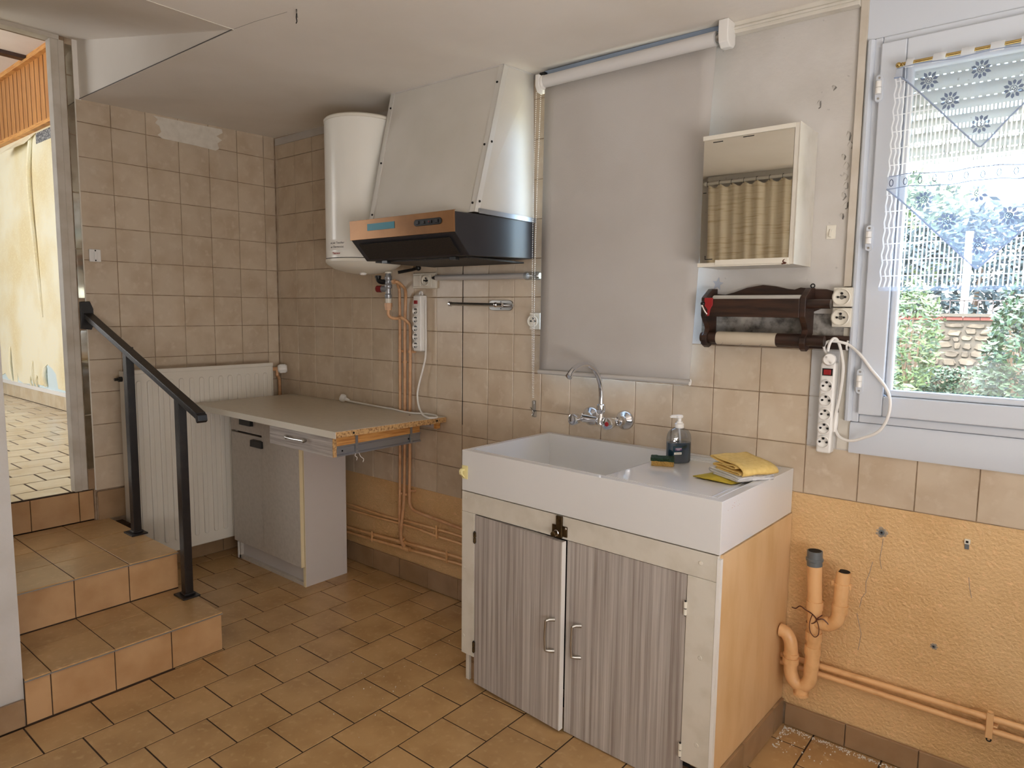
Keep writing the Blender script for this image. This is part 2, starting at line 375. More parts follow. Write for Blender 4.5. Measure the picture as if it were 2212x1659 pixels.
wl = MB()
wl.box(-.06, .0 - .0035, -.975, .24, -.1, 2.5)
wl.box(-.06, -.0035, -1.6, -.975, 2.425, 2.6)
wall_left = struct('wall_left', 'end wall of beige square tiles behind the radiator', wl, 'grout', 'wall')
YL = [-.968, -.8275, -.6757, -.5238, -.3719, -.2200, -.0682, -.003]
for i in range(7):
    for z0 in ZROW + [2.103]:
        if z0 == 2.103:
            top = zc(0, YL[i]) - .008
            if i == 2: tile('broken_tile', '+x', -.6757, -.622, z0, top, 0, wall_left, 'tile'); continue
            if i == 3: continue
            if i == 4: tile('broken_tile', '+x', -.312, -.2200, z0, top, 0, wall_left, 'tile'); continue
            tile('wall_tile', '+x', YL[i], YL[i + 1], z0, top, 0, wall_left, 'tile')
        else: tile('wall_tile', '+x', YL[i], YL[i + 1], z0 + (-.008 if z0 < .5 else 0), z0 + .15, 0, wall_left, 'tile')
jag = [(-.64, 2.198), (-.618, 2.185), (-.632, 2.165), (-.612, 2.155), (-.604, 2.13), (-.622, 2.112), (-.60, 2.100), (-.45, 2.098), (-.335, 2.092), (-.318, 2.105), (-.325, 2.13), (-.30, 2.15), (-.33, 2.165), (-.296, 2.186), (-.30, 2.204)]
obj('plaster_patch', MB().prism(jag, 'x', -.0035, .0010), 'patch', wall_left, label='pale bare plaster where tiles have broken off')

# near wall beside the stairs
nw = struct('wall_near', 'whitewashed wall end beside the lowest stair step', MB().box(.70, 1.025, -2.55, -1.552, -.05, 2.35), 'plaster', 'wall')
struct('wall_rear', 'plain white wall behind the linen curtain', MB().box(-.06, 2.66, -2.70, -2.55, -.05, 2.35).box(2.56, 2.66, -4.6, -2.70, -.05, 2.35).box(2.56, 5.2, -4.7, -4.5, -.05, 2.35), 'plaster', 'wall')
struct('wall_right', 'plain white wall opposite the stairs', MB().box(5.0, 5.2, -4.7, .24, -.05, 2.35), 'plaster', 'wall')

# ceiling with the cut-out for head room over the stairs
def cbox(mb, x0, x1, y0, y1):
    mb.hexa([(x0, y0, zc(x0, y0)), (x1, y0, zc(x1, y0)), (x1, y1, zc(x1, y1)), (x0, y1, zc(x0, y1)), (x0, y0, 2.7), (x1, y0, 2.7), (x1, y1, 2.7), (x0, y1, 2.7)])
cm = MB(); cbox(cm, 1.305, 5.2, -4.7, -1.0); cbox(cm, 1.305, 5.2, -1.0, .24); cbox(cm, -.06, 1.305, -.945, .24); cbox(cm, -.06, 1.305, -4.7, -1.56)
ceiling = struct('ceiling', 'white painted ceiling cut out above the stairs', cm, 'ceiling')
obj('sloping_soffit', MB().hexa([(1.305, -1.56, zc(1.305, -1.3)), (-.05, -1.56, 2.455), (-.05, -.945, 2.455), (1.305, -.945, zc(1.305, -.945)), (1.305, -1.56, 2.69), (-.05, -1.56, 2.69), (-.05, -.945, 2.69), (1.305, -.945, 2.69)]), 'ceiling', ceiling)
obj('cheek_return', MB().box(-.004, .0006, -.9695, -.944, 2.196, 2.452), 'ceiling', ceiling)
obj('soffit_cheek', MB().prism([(-.003, zc(0, -.95)), (1.30, zc(1.3, -.95) + .003), (-.003, 2.448)], 'y', -.950, -.944), 'ceiling', ceiling)
obj('joint_crack', MB().tube([(0, -.951, zc(0, -.95) + .001), (.5, -.9515, zc(.5, -.95) + .0008), (1.30, -.951, zc(1.3, -.95) + .001), (1.42, -.942, zc(1.42, -.94) + .001), (1.56, -.922, zc(1.56, -.92) + .001)], .0016, 5), 'ink_soft', ceiling)
obj('soffit_bead', MB().tube([(0, -.948, 2.446), (1.30, -.948, zc(1.3, -.95))], .0025, 6).tube([(1.303, -.948, zc(1.3, -.95)), (1.303, -1.56, zc(1.3, -1.3))], .002, 6), 'patch', ceiling)

# floor
floor = struct('floor', 'brown square floor tiles laid in staggered strips', MB().box(-.06, 5.2, -4.7, .24, -.12, -.0014), 'floor_grout')
PX, PY = .1885, .1875
for k in range(18):
    x0 = 1.039 + PX * (k - 6); off = -.25 + .1 * (k - 6)
    if k < 6 and x0 + PX < .0: continue
    n0 = math.floor((-2.3 - off) / PY)
    for n in range(n0, n0 + 15):
        y0 = off + n * PY; y1 = y0 + PY
        if y0 > -.01 or y1 < -2.2: continue
        if x0 < 1.0 and y1 < -.93: continue
        if x0 < .7 and y1 < -1.0: continue
        if x0 < 1.7 and y1 < -1.95: continue
        if x0 + PX > 3.45 and y1 < -.6: continue
        y1c = min(y1, -.004)
        tile('floor_tile', '+z', max(x0, .004), x0 + PX, y0, y1c, 0, floor, 'floor_tile', t=.006, g=.0048, ch=.0009, jit=.0004)

# hall beyond the door opening
hall = struct('floor.001', 'pale tiled hall floor up the three steps', MB().box(-7, -.0225, -4.2, -.19, .2, .4532), 'floor_grout', 'floor')
for k in range(27):
    x1 = -.16 - .185 * (k - 1); x0 = x1 - .185; off = -1.155 + .0925 * (k - 1)
    n0 = math.floor((-1.9 - off) / .185)
    for n in range(n0, n0 + 12):
        y0 = off + n * .185; y1 = min(y0 + .185, -.205)
        lim = -1.62 if x0 > -1 else -1.25
        if y1 < lim or y0 > -.22 or x1 > .03: continue
        tile('floor_tile', '+z', x0, min(x1, -.024), y0, y1, .455, hall, 'hall_tile', t=.005, g=.0085, ch=.001)
wall_hall = struct('wall_hall', 'hall wall with peeling yellow wallpaper', MB().box(-7, -.06, -.19, -.06, .3, 3.4), 'pale_blue', 'wall')
# wallpaper sheet with torn lower edge
edge = [(-7, .62), (-4.45, .63), (-4.33, .66), (-4.25, .61), (-4.12, .60), (-4.10, .93), (-4.085, .60), (-3.98, .60), (-3.965, .69), (-3.93, .62), (-3.80, .60), (-3.62, .61), (-3.57, .70), (-3.555, .62), (-3.50, .62), (-3.46, .70), (-3.44, .62), (-3.30, .62), (-3.24, .66), (-3.22, .78), (-3.16, .81), (-3.05, .78), (-2.97, .74), (-2.93, .62), (-2.2, .61), (-.06, .61)]
pp = MB(); 
for (a, b) in zip(edge[:-1], edge[1:]):
    pp.hexa([(a[0], -.196, a[1]), (b[0], -.196, b[1]), (b[0], -.190, b[1]), (a[0], -.190, a[1]), (a[0], -.196, 2.70), (b[0], -.196, 2.70), (b[0], -.190, 2.70), (a[0], -.190, 2.70)])
obj('wallpaper', pp, 'wallpaper', wall_hall)
for x, z0, z1, w_ in ((-4.11, .60, .92, .022), (-3.20, .62, .79, .03), (-3.51, .60, .82, .012), (-3.57, .60, .69, .016), (-3.42, .6, .7, .016)):
    obj('curled_strip', MB().tube(spl([(x, -.20, z0), (x - .004, -.212, (z0 + z1) / 2), (x, -.20, z1)], 5), [w_ * .5] * 10 + [.002], 7), 'wallpaper', wall_hall)
obj('curled_strip', MB().tube(spl([(-3.20, -.205, 2.66), (-3.27, -.22, 2.3), (-3.23, -.21, 1.7), (-3.19, -.2, 1.2)], 6), [.01] + [.016] * 16 + [.014, .004], 7), 'wallpaper', wall_hall)
obj('paper_flap', MB().add([(-3.09, -.20, 2.67), (-3.60, -.20, 2.66), (-3.78, -.30, 2.555), (-3.50, -.30, 2.565), (-3.24, -.24, 2.60)], [(0, 1, 2, 3, 4)]), 'wallpaper', wall_hall)
obj('patterned_border', MB().box(-3.1, -2.2, -.199, -.196, 2.585, 2.665), mat('grey border print', (160, 160, 158), .7, var=(60, (70, 72, 78), .45, .55)), wall_hall)
tr = struct('baseboard_hall', 'pale tile baseboard with white strip in the hall', MB().box(-7, -.06, -.206, -.19, .568, .60), 'white', 'baseboard')
for k in range(26):
    x1 = -.2 - .185 * k; tile('skirting_tile', '-y', x1 - .185, x1, .455, .568, -.204, tr, 'hall_tile', t=.012, g=.004)
hb = struct('beam', 'varnished pine plank header in the hall', MB().box(-7, -.06, -.196, -.06, 2.70, 3.30), 'wood_dark', 'beam')
for k in range(34):
    x = -5.2 + .105 * k; me = slab(.086, .53, .0032, .0014, '-y', 'pine_plank'); part('plank', me, (x, -.196, 2.975), hb)
obj('moulding', MB().box(-7, -.06, -.235, -.19, 3.215, 3.235).box(-7, -.06, -.225, -.19, 3.24, 3.262), 'pine', hb)
obj('moulding', MB().box(-7, -.06, -.24, -.19, 2.68, 2.71), 'pine', hb)
hc = struct('ceiling.001', 'white hall ceiling with brown batten', MB().box(-7, -.06, -4.2, -.06, 3.262, 3.4), 'ceiling', 'ceiling')
obj('batten', MB().hexa([(-3.20, -4.2, 3.235), (-3.12, -4.2, 3.235), (-3.12, -.2, 3.235), (-3.20, -.2, 3.235), (-3.20, -4.2, 3.262), (-3.12, -4.2, 3.262), (-3.12, -.2, 3.262), (-3.20, -.2, 3.262)]), 'wood_dark', hc)
struct('wall_hall.001', 'far end and street side walls of the hall', MB().box(-7.1, -7, -4.3, -.06, .3, 3.4).box(-7, -.06, -4.3, -4.2, .3, 3.4).box(-.06, -.0, -4.3, -1.6, -.05, 3.4), 'plaster', 'wall')

# stairs
st = struct('stairs', 'three tiled steps rising to the hall opening', MB().box(.004, .10, -.918, -.862, .0, .286).box(.0, 1.0335, -1.552, -.920, -.05, .1506).box(.0, .6885, -1.552, -.920, .14, .3056).box(-.06, -.0225, -1.6, -.90, .2, .4485), 'floor_grout', 'stairs')
YS = [-1.552, -1.481, -1.294, -1.106, -.9185]
for a, b in zip(YS[:-1], YS[1:]):
    tile('riser_tile', '+x', a, b, .002, .144, 1.035, st, 'riser_tile', t=.006)
    for x0, x1 in ((.690, .8275), (.8275, 1.043)): tile('tread_tile', '+z', x0, x1, a, b, .152, st, 'floor_tile', t=.007)
    tile('riser_tile', '+x', a, b, .154, .299, .690, st, 'riser_tile', t=.006)
    for x0, x1 in ((-.015, .065), (.065, .270), (.270, .475), (.475, .697)): tile('tread_tile', '+z', x0, x1, a, b, .307, st, 'floor_tile', t=.007)
for a, b in ((-1.552, -1.41), (-1.41, -1.224), (-1.224, -1.034), (-1.034, -.945)): tile('riser_tile', '+x', a, b, .309, .449, -.016, st, 'riser_tile', t=.006)
obj('metal_nosing', MB().box(1.037, 1.0445, -1.552, -.918, .1445, .1475), 'metal_grey', st)
obj('metal_nosing', MB().box(.6915, .6985, -1.552, -.918, .2995, .3025), 'metal_grey', st)

# baseboards
bb = struct('baseboard_back', 'brown skirting tiles along the back wall', MB().box(.0, 1.9, -.004, .0035, .0, .096), 'grout', 'baseboard')
for x in (.03, .225, .42, .615, .811, 1.014, 1.207, 1.40, 1.595): tile('skirting_tile', '-y', x, x + .195, .002, .10, -.012, bb, 'skirt', t=.009)
bb2 = struct('baseboard_back.001', 'brown skirting tiles below the orange wall beside the sink cabinet', MB().box(2.80, 5.0, -.006, .0035, .0, .070), 'grout', 'baseboard')
for x0, x1 in ((2.835, 3.012), (3.012, 3.204), (3.204, 3.40), (3.40, 3.595), (3.595, 3.79)): tile('skirting_tile', '-y', x0, x1, .002, .074, -.014, bb2, 'skirt', t=.009)
bb3 = struct('baseboard_left', 'brown skirting tiles below the radiator', MB().box(-.003, .006, -.92, .0, .0, .086), 'grout', 'baseboard')
for k in range(5): tile('skirting_tile', '+x', -.92 + .183 * k, -.92 + .183 * (k + 1), .002, .09, .012, bb3, 'skirt', t=.009)
bb4 = struct('baseboard_left.001', 'short brown skirting tile between upper stair step and radiator', MB().box(-.003, .004, -.968, -.80, .30, .436), 'grout', 'baseboard')
tile('skirting_tile', '+x', -.966, -.80, .303, .442, .010, bb4, 'skirt', t=.009)
bb5 = struct('baseboard_near', 'brown skirting tile at the whitewashed wall end', MB().box(1.02, 1.030, -2.5, -1.553, .0, .085), 'grout', 'baseboard')
for k in range(4): tile('skirting_tile', '+x', -1.745 - .19 * k, -1.555 - .19 * k, .002, .09, 1.039, bb5, 'skirt', t=.009)

# door frame and mirror strips at the stair opening
d1 = struct('door_1', 'beige door frame post at the top of the stairs', MB().box(-.05, .004, -1.054, -1.024, .456, 2.43), 'frame', 'door', bevel=.003)
obj('frame_bead', MB().box(-.05, -.002, -1.024, -.999, .456, 2.43), 'frame', d1, bevel=.002)
obj('head_frame', MB().box(-.05, .01, -1.6, -1.02, 2.425, 2.452), 'frame', d1, bevel=.003)
t0 = struct('trim_1', 'column of narrow mirror strips edging the tiled end wall', MB().box(-.02, -.001, -.999, -.969, .456, 2.44), 'grout', 'trim')
for a, b in ((.552, .803), (.803, 1.047), (1.047, 1.19), (1.33, 1.549), (1.549, 1.795), (1.795, 2.042), (2.042, 2.29), (2.29, 2.42)):
    o = part('mirror_strip', slab(.026, b - a - .004, .003, .0008, '+x', 'mirror_dim'), (-.001, -.9845, (a + b) / 2), t0); o.rotation_euler = (0, 0, -math.radians(.9))
part('end_tile', slab(.026, .09, .003, .0008, '+x', 'skirt'), (-.001, -.9845, .503), t0)
obj('edge_bead', MB().box(-.004, .002, -.9715, -.9665, .45, 2.2), 'patch', t0)

struct('roof_eave', 'unseen added board keeping direct sun off the kitchen windows', MB().box(-2, 7, .24, .72, 2.38, 2.46), 'plaster', 'roof')  # added out of view to stop sun streaks on the sink
# ------------------------------------------------------------------ window with sashes
win = struct('window_1', 'white plastic casement window with garden view', MB().box(2.972, 2.992, -.012, .07, .99, 2.05).box(4.04, 4.06, -.012, .07, .99, 2.05).box(2.992, 4.04, -.012, .07, .99, 1.013).box(2.992, 4.04, -.012, .07, 2.03, 2.05), 'pvc', 'window', bevel=.004)
obj('frame_moulding', MB().prism([(2.953, -.002), (2.953, -.012), (2.958, -.02), (2.965, -.022), (2.970, -.018), (2.974, -.012), (2.974, -.002)], 'z', .992, 2.046), 'pvc', win, smooth=True)
for a, b in ((2.992, 3.516), (3.518, 4.04)):
    s_ = obj('sash', MB().box(a, a + .062, -.03, .045, 1.015, 2.028).box(b - .062, b, -.03, .045, 1.015, 2.028).box(a + .062, b - .062, -.03, .045, 1.015, 1.072).box(a + .062, b - .062, -.03, .045, 1.966, 2.028), 'pvc', win, bevel=.004)
    q = MB()
    for (x0, x1, z0, z1, k) in ((a + .062, a + .080, 1.072, 1.966, 0), (b - .08, b - .062, 1.072, 1.966, 0), (a + .062, b - .062, 1.072, 1.090, 1), (a + .062, b - .062, 1.948, 1.966, 1)):
        q.box(x0, x1, -.018, .01, z0, z1)
    obj('glazing_bead', q, 'pvc', s_, bevel=.007, seg=3)
    obj('pane', MB().box(a + .078, b - .078, .012, .018, 1.088, 1.950), 'glass', s_)
for z in (1.877, 1.477, 1.077):
    h = obj('hinge', MB().prism([(2.984, z + .005), (2.986, z), (2.994, z - .003), (3.001, z), (3.003, z + .006), (3.003, z + .060), (3.0, z + .066), (2.993, z + .069), (2.986, z + .066), (2.984, z + .06)], 'y', -.033, -.012), 'pvc', win, bevel=.001)
    obj('hinge_pin', MB().cyl((2.993, -.038, z + .017), (2.993, -.038, z + .033), .0075, n=12).cyl((2.993, -.038, z + .034), (2.993, -.038, z + .050), .0075, n=12), 'white', h, smooth=True)
    obj('screw', MB().cyl((2.993, -.0345, z + .006), (2.993, -.0325, z + .006), .003, n=8).cyl((2.993, -.0345, z + .060), (2.993, -.0325, z + .060), .003, n=8), 'steel', h)
struct('trim_2', 'white board below the casement window', MB().prism([(.002, .898), (-.008, .898), (-.011, .905), (-.011, .978), (-.006, .988), (.002, .99)], 'x', 2.970, 4.2), 'pvc', 'trim', smooth=True)
struct('trim_3', 'white panel above the casement window', MB().box(2.948, 4.2, -.006, .003, 2.05, 2.18), 'pvc', 'trim', bevel=.002)
struct('trim_4', 'narrow beige upright batten between plaster and window', MB().box(2.930, 2.951, -.012, .002, 1.378, 2.178), 'frame', 'trim', bevel=.002)
struct('trim_5', 'pale double moulding under the ceiling beside the blind', MB().hexa([(2.56, -.03, 2.150), (2.93, -.03, 2.145), (2.93, .0, 2.145), (2.56, .0, 2.150), (2.56, -.03, 2.186), (2.93, -.03, 2.181), (2.93, .0, 2.181), (2.56, .0, 2.186)]).hexa([(2.56, -.036, 2.160), (2.93, -.036, 2.155), (2.93, -.03, 2.155), (2.56, -.03, 2.160), (2.56, -.036, 2.168), (2.93, -.036, 2.163), (2.93, -.03, 2.163), (2.56, -.03, 2.168)]), 'cream', 'trim', bevel=.002)
struct('trim_6', 'dirty plaster strip below the sockets beside the window', MB().box(2.936, 2.968, -.003, .002, .905, 1.26), 'cream', 'trim')
w2 = struct('window_2', 'small window hidden behind the grey blind', MB().box(RX0, RX0 + .05, .12, .17, RZ0, RZ1).box(RX1 - .05, RX1, .12, .17, RZ0, RZ1).box(RX0, RX1, .12, .17, RZ0, RZ0 + .05).box(RX0, RX1, .12, .17, RZ1 - .05, RZ1), 'pvc', 'window')
obj('pane', MB().box(RX0 + .05, RX1 - .05, .14, .146, RZ0 + .05, RZ1 - .05), 'glass', w2)

#@@OBJECTS@@

# ------------------------------------------------------------------ radiator
rad = thing('radiator', 'white ribbed panel radiator standing beside the stair handrail', 'radiator', (.07, -.48, .095))
obj('front_panel', MB().box(.082, .104, -.852, -.112, .097, 1.0), 'radiator', rad, bevel=.006, seg=3)
obj('rear_panel', MB().box(.030, .050, -.850, -.114, .105, .99), 'radiator', rad, bevel=.004)
obj('top_grille', MB().box(.05, .082, -.846, -.118, .975, .992), 'black_steel', rad)
for y in (-.853, -.108): obj('side_cover', MB().box(.030, .100, y - .003, y + .003, .11, .998), 'radiator', rad, bevel=.002, label='plain side cover')
obj('top_edge', MB().box(.093, .1085, -.855, -.108, .985, 1.004), 'radiator', rad, bevel=.003)
def capsule(y, z0, z1, w_, x0, x1):
    p = []
    for k in range(9): a = PI * k / 8; p.append((w_ * math.cos(a), z1 - w_ + w_ * math.sin(a)))
    for k in range(9): a = PI + PI * k / 8; p.append((w_ * math.cos(a), z0 + w_ + w_ * math.sin(a)))
    return MB().prism([(y + a, b) for a, b in p], 'x', x0, x1)
rib0 = obj('rib', capsule(-.157, .152, .953, .0115, .100, .1125), 'radiator', rad, bevel=.0045)
for k in range(1, 14):
    c = rib0.copy(); C.objects.link(c); c.location = Vector(rib0.location) + Vector((0, -.0497 * k, 0))
vv = obj('valve_body', MB().cyl((.07, -.108, .965), (.07, -.06, .965), .011).cyl((.07, -.062, .965), (.07, -.062, .93), .009), 'copper_pipe', rad, smooth=True)
kn = MB().lathe([(.012, 0), (.021, .004), (.0225, .02), (.0225, .042), (.019, .05)], (.075, -.062, .965), 20, (.55, .83, .06)); obj('thermostat_knob', kn, 'white', vv, smooth=True)
fl = MB()
for k in range(18):
    a = 2 * PI * k / 18; m_ = Vector((0, 0, 1)).rotation_difference(Vector((.55, .83, .06))).to_matrix(); o_ = Vector((.075, -.062, .965))
    fl.tube([o_ + m_ @ Vector((.0225 * math.cos(a), .0225 * math.sin(a), .012)), o_ + m_ @ Vector((.0225 * math.cos(a), .0225 * math.sin(a), .042))], .0018, 5)
obj('knob_ribs', fl, 'white', vv)
obj('bleed_valve', MB().cyl((.06, -.853, .962), (.06, -.872, .962), .012, n=8).cyl((.06, -.87, .962), (.06, -.888, .962), .007, n=10), 'black', rad)
obj('supply_pipe', MB().tube(spl([(.07, -.062, .929), (.058, -.045, .91), (.04, -.03, .85), (.04, -.03, .4), (.04, -.03, .02)], 6), .009, 12), 'copper_pipe', rad, smooth=True)

# ------------------------------------------------------------------ handrail
hr = thing('handrail', 'black steel stair handrail on two posts beside the radiator', 'handrail', (.45, -.93, .152))
def bar(p, q, w_, h, up=(0, 0, 1)):
    p, q = Vector(p), Vector(q); t = (q - p).normalized(); s_ = t.cross(Vector(up)).normalized(); u = s_.cross(t); mb = MB()
    c = [p + s_ * a * w_ / 2 + u * b * h / 2 for a, b in ((-1, -1), (1, -1), (1, 1), (-1, 1))] + [q + s_ * a * w_ / 2 + u * b * h / 2 for a, b in ((-1, -1), (1, -1), (1, 1), (-1, 1))]
    return mb.hexa([c[0], c[1], c[2], c[3], c[4], c[5], c[6], c[7]])
obj('rail', bar((.012, -.966, 1.255), (.955, -.932, .895), .038, .024), 'black_steel', hr, bevel=.003)
obj('rail_tip', MB().prism([(.937, .888), (.955, .905), (.968, .899), (.972, .876), (.962, .868), (.955, .872), (.950, .884)], 'y', -.951, -.913), 'black_steel', hr, bevel=.003)
obj('wall_plate', MB().prism([(-.997, 1.195), (-.955, 1.19), (-.944, 1.22), (-.944, 1.285), (-.957, 1.318), (-.997, 1.315)], 'x', .003, .016), 'black_steel', hr, bevel=.002)
for x, z0, z1 in ((.332, .307, 1.125), (.792, .152, .948)):
    p_ = obj('post', MB().box(x - .018, x + .018, -.947, -.915, z0, z1), 'black_steel', hr, bevel=.002)
    obj('base_plate', MB().box(x - .042, x + .045, -.968, -.900, z0, z0 + .007), 'black_steel', p_, bevel=.002)
    obj('weld_collar', MB().box(x - .024, x + .024, -.953, -.909, z0 + .006, z0 + .016), 'black_steel', p_, bevel=.004)

# ------------------------------------------------------------------ base cabinet, worktop, hanging drawer
cb = thing('base_cabinet', 'grey white base cabinet with two tall doors under the worktop', 'cabinet', (.465, -.26, 0))
obj('carcass', MB().box(.166, .746, -.368, -.134, .0, .018).box(.166, .184, -.368, -.134, .0, .792).box(.166, .746, -.142, -.134, .0, .792).box(.184, .746, -.36, -.142, .085, .1), 'cab', cb)
obj('side_panel', MB().box(.748, .765, -.368, -.134, .0, .795), 'cab_side', cb, bevel=.001, label='speckled white end panel')
obj('front_edge', MB().box(.749, .7655, -.371, -.368, .0, .795), 'edge', cb)
obj('plinth', MB().box(.172, .747, -.352, -.340, .0, .094), 'cab_side', cb)
obj('plinth_edge', MB().box(.160, .170, -.372, -.34, .0, .086), 'white', cb)
obj('gap_shade_sheet', MB().box(.186, .744, -.3655, -.362, .1, .79), 'dark', cb)  # near-black sheet, painted shade behind the gaps between the doors
da = obj('door', MB().box(.162, .4535, -.388, -.370, .100, .672), 'cab', cb, bevel=.001)
dr = obj('drawer', MB().box(.162, .4535, -.388, -.370, .6815, .792), 'cab', cb, bevel=.001)
db = obj('door', MB().box(.4605, .772, -.396, -.380, .104, .795), 'cab', cb, bevel=.001, label='door standing slightly ajar with cream edge')
obj('edge_band', MB().box(.7725, .7755, -.398, -.380, .104, .795), 'edge', db)
for x0, z0, p_ in ((.278, .719, dr), (.374, .621, da)):
    obj('handle', MB().prism([(-.389, z0), (-.389, z0 + .036), (-.408, z0 + .034), (-.410, z0 + .002)], 'x', x0, x0 + .098), 'black', p_, bevel=.002)
wt = thing('worktop', 'cream laminate worktop with raw chipboard end over the base cabinet', 'worktop', (.7, -.29, .80))
P4 = [(.118, -.561), (1.286, -.571), (1.322, -.006), (1.118, -.006), (1.118, -.038), (1.014, -.038), (1.014, -.006), (.118, -.005)]
obj('slab', MB().prism(P4, 'z', .802, .8245), 'chip', wt)
obj('laminate_top', MB().prism(P4, 'z', .8247, .8258), 'worktop', wt)
obj('front_edge', MB().hexa([(.117, -.5635, .799), (1.287, -.5735, .799), (1.287, -.571, .799), (.117, -.561, .799), (.117, -.5635, .8258), (1.287, -.5735, .8258), (1.287, -.571, .8258), (.117, -.561, .8258)]), 'white_warm', wt)
for y in (-.49, -.06): obj('dowel_hole', MB().cyl((1.28 + (y + .57) * .0637, y, .8135), (1.2882 + (y + .57) * .0637, y, .8135), .0045, n=10), 'dark', wt)
obj('screw_hole', MB().cyl((1.17, -.085, .8255), (1.17, -.085, .8264), .0045, n=10), 'dark', wt)
wbk = thing('bracket', 'short metal shelf bracket on the tiles under the worktop corner', 'bracket', (1.22, -.02, .765))
obj('plate', MB().box(1.15, 1.268, -.03, -.008, .772, .80), 'cab_side', wbk); obj('end_block', MB().box(1.268, 1.284, -.03, -.006, .770, .80), 'pine', wbk)
obj('screw', MB().cyl((1.245, -.0305, .786), (1.245, -.03, .786), .004, n=10), 'dark', wbk)
dw = thing('hanging_drawer', 'wooden drawer hung under the worktop with striped grey front', 'drawer', (1.02, -.32, .716))
fp = obj('drawer_front', MB().box(.802, 1.247, -.558, -.540, .718, .7985), 'lam_h', dw, bevel=.001)
obj('front_end', MB().box(1.2472, 1.249, -.558, -.540, .718, .7985), 'chip', fp)
hd = MB()
for x in (.948, 1.072): hd.lathe([(.004, 0), (.0075, .004), (.010, .016), (.006, .020)], (x, -.558, .765), 14, (0, -1, 0))
hd.tube(spl([(.948, -.577, .765), (1.0, -.579, .764), (1.072, -.577, .765)], 4), .0035, 8); obj('handle', hd, 'steel', fp, smooth=True)
obj('drawer_box', MB().box(.815, .827, -.54, -.085, .718, .79).box(1.222, 1.235, -.54, -.085, .752, .7985).box(.827, 1.222, -.097, -.085, .718, .79).box(.827, 1.222, -.54, -.097, .718, .724), 'pine', dw)
obj('runner_rail', MB().prism([(1.222, .714), (1.238, .714), (1.238, .72), (1.233, .723), (1.233, .748), (1.238, .751), (1.238, .757), (1.222, .757)], 'y', -.538, -.081), 'metal_grey', dw)
for y in (-.435, -.139):
    sp = obj('hanging_strap', MB().box(1.2385, 1.2405, y - .006, y + .006, .716, .80), 'metal_grey', dw)
    obj('screw', MB().cyl((1.2405, y, .728), (1.2415, y, .728), .003, n=8).cyl((1.2405, y, .741), (1.2415, y, .741), .003, n=8), 'steel', sp)
for y in (-.502, -.15): obj('screw_hole', MB().cyl((1.2335, y, .735), (1.2342, y, .735), .004, n=8), 'dark', dw)
obj('wire_end', MB().tube(spl([(1.24, -.425, .716), (1.242, -.418, .700), (1.244, -.405, .688), (1.243, -.408, .676)], 5), .0013, 5).tube(spl([(1.24, -.44, .716), (1.242, -.446, .708), (1.243, -.438, .701), (1.242, -.436, .696), (1.242, -.439, .688)], 5), .0013, 5), 'white', dw)

# ------------------------------------------------------------------ water heater with its safety valve
HX, HY, HR_ = .994, -.192, .162
wh = thing('water_heater', 'white cylindrical water heater on the tiles behind the hood', 'water heater', (HX, HY, 1.45))
obj('tank', MB().lathe([(HR_, 1.513), (HR_, 2.087)], (HX, HY, 0), 56), 'enamel', wh, smooth=True)
obj('top_cap', MB().lathe([(HR_ - .004, 2.085), (HR_ + .002, 2.089), (HR_ + .002, 2.098), (HR_ - .004, 2.104), (HR_ * .8, 2.108), (.02, 2.11)], (HX, HY, 0), 56), 'white_warm', wh, smooth=True)
obj('bottom_cap', MB().lathe([(HR_ - .003, 1.514), (HR_ + .002, 1.511), (HR_ + .002, 1.500), (HR_ - .006, 1.490), (HR_ * .8, 1.473), (HR_ * .5, 1.459), (HR_ * .25, 1.453), (.01, 1.452)], (HX, HY, 0), 56), 'white_warm', wh, smooth=True)
obj('seam', MB().lathe([(HR_ + .0008, 1.511), (HR_ + .0008, 1.5145)], (HX, HY, 0), 56), 'dark', wh, smooth=True)
obj('thermostat_cap', MB().lathe([(.014, 1.456), (.016, 1.452), (.012, 1.446), (.004, 1.445)], (HX + .03, HY - .03, 0), 16), 'white', wh, smooth=True)
for z in (1.95, 1.56): obj('wall_hook', MB().box(HX - .09, HX + .09, HY + .15, -.004, z, z + .045), 'enamel', wh)
def curved(a0, a1, z0, z1, r):
    mb = MB(); n = 10; v = []
    for k in range(n + 1):
        a = math.radians(a0 + (a1 - a0) * k / n); v += [(HX + r * math.cos(a), HY + r * math.sin(a), z0), (HX + r * math.cos(a), HY + r * math.sin(a), z1), (HX + (r - .0012) * math.cos(a), HY + (r - .0012) * math.sin(a), z0), (HX + (r - .0012) * math.cos(a), HY + (r - .0012) * math.sin(a), z1)]
    f = []
    for k in range(n): f += [(4 * k, 4 * k + 4, 4 * k + 5, 4 * k + 1), (4 * k + 1, 4 * k + 5, 4 * k + 7, 4 * k + 3), (4 * k, 4 * k + 2, 4 * k + 6, 4 * k + 4)]
    return mb.add(v, f)
nt_ = obj('paper_note', curved(-99, -64, 1.545, 1.588, HR_ + .0022), 'paper', wh, label='white paper note with handwriting')
lb_ = obj('brand_label', curved(-93, -73, 1.525, 1.538, HR_ + .0022), 'paper', wh)
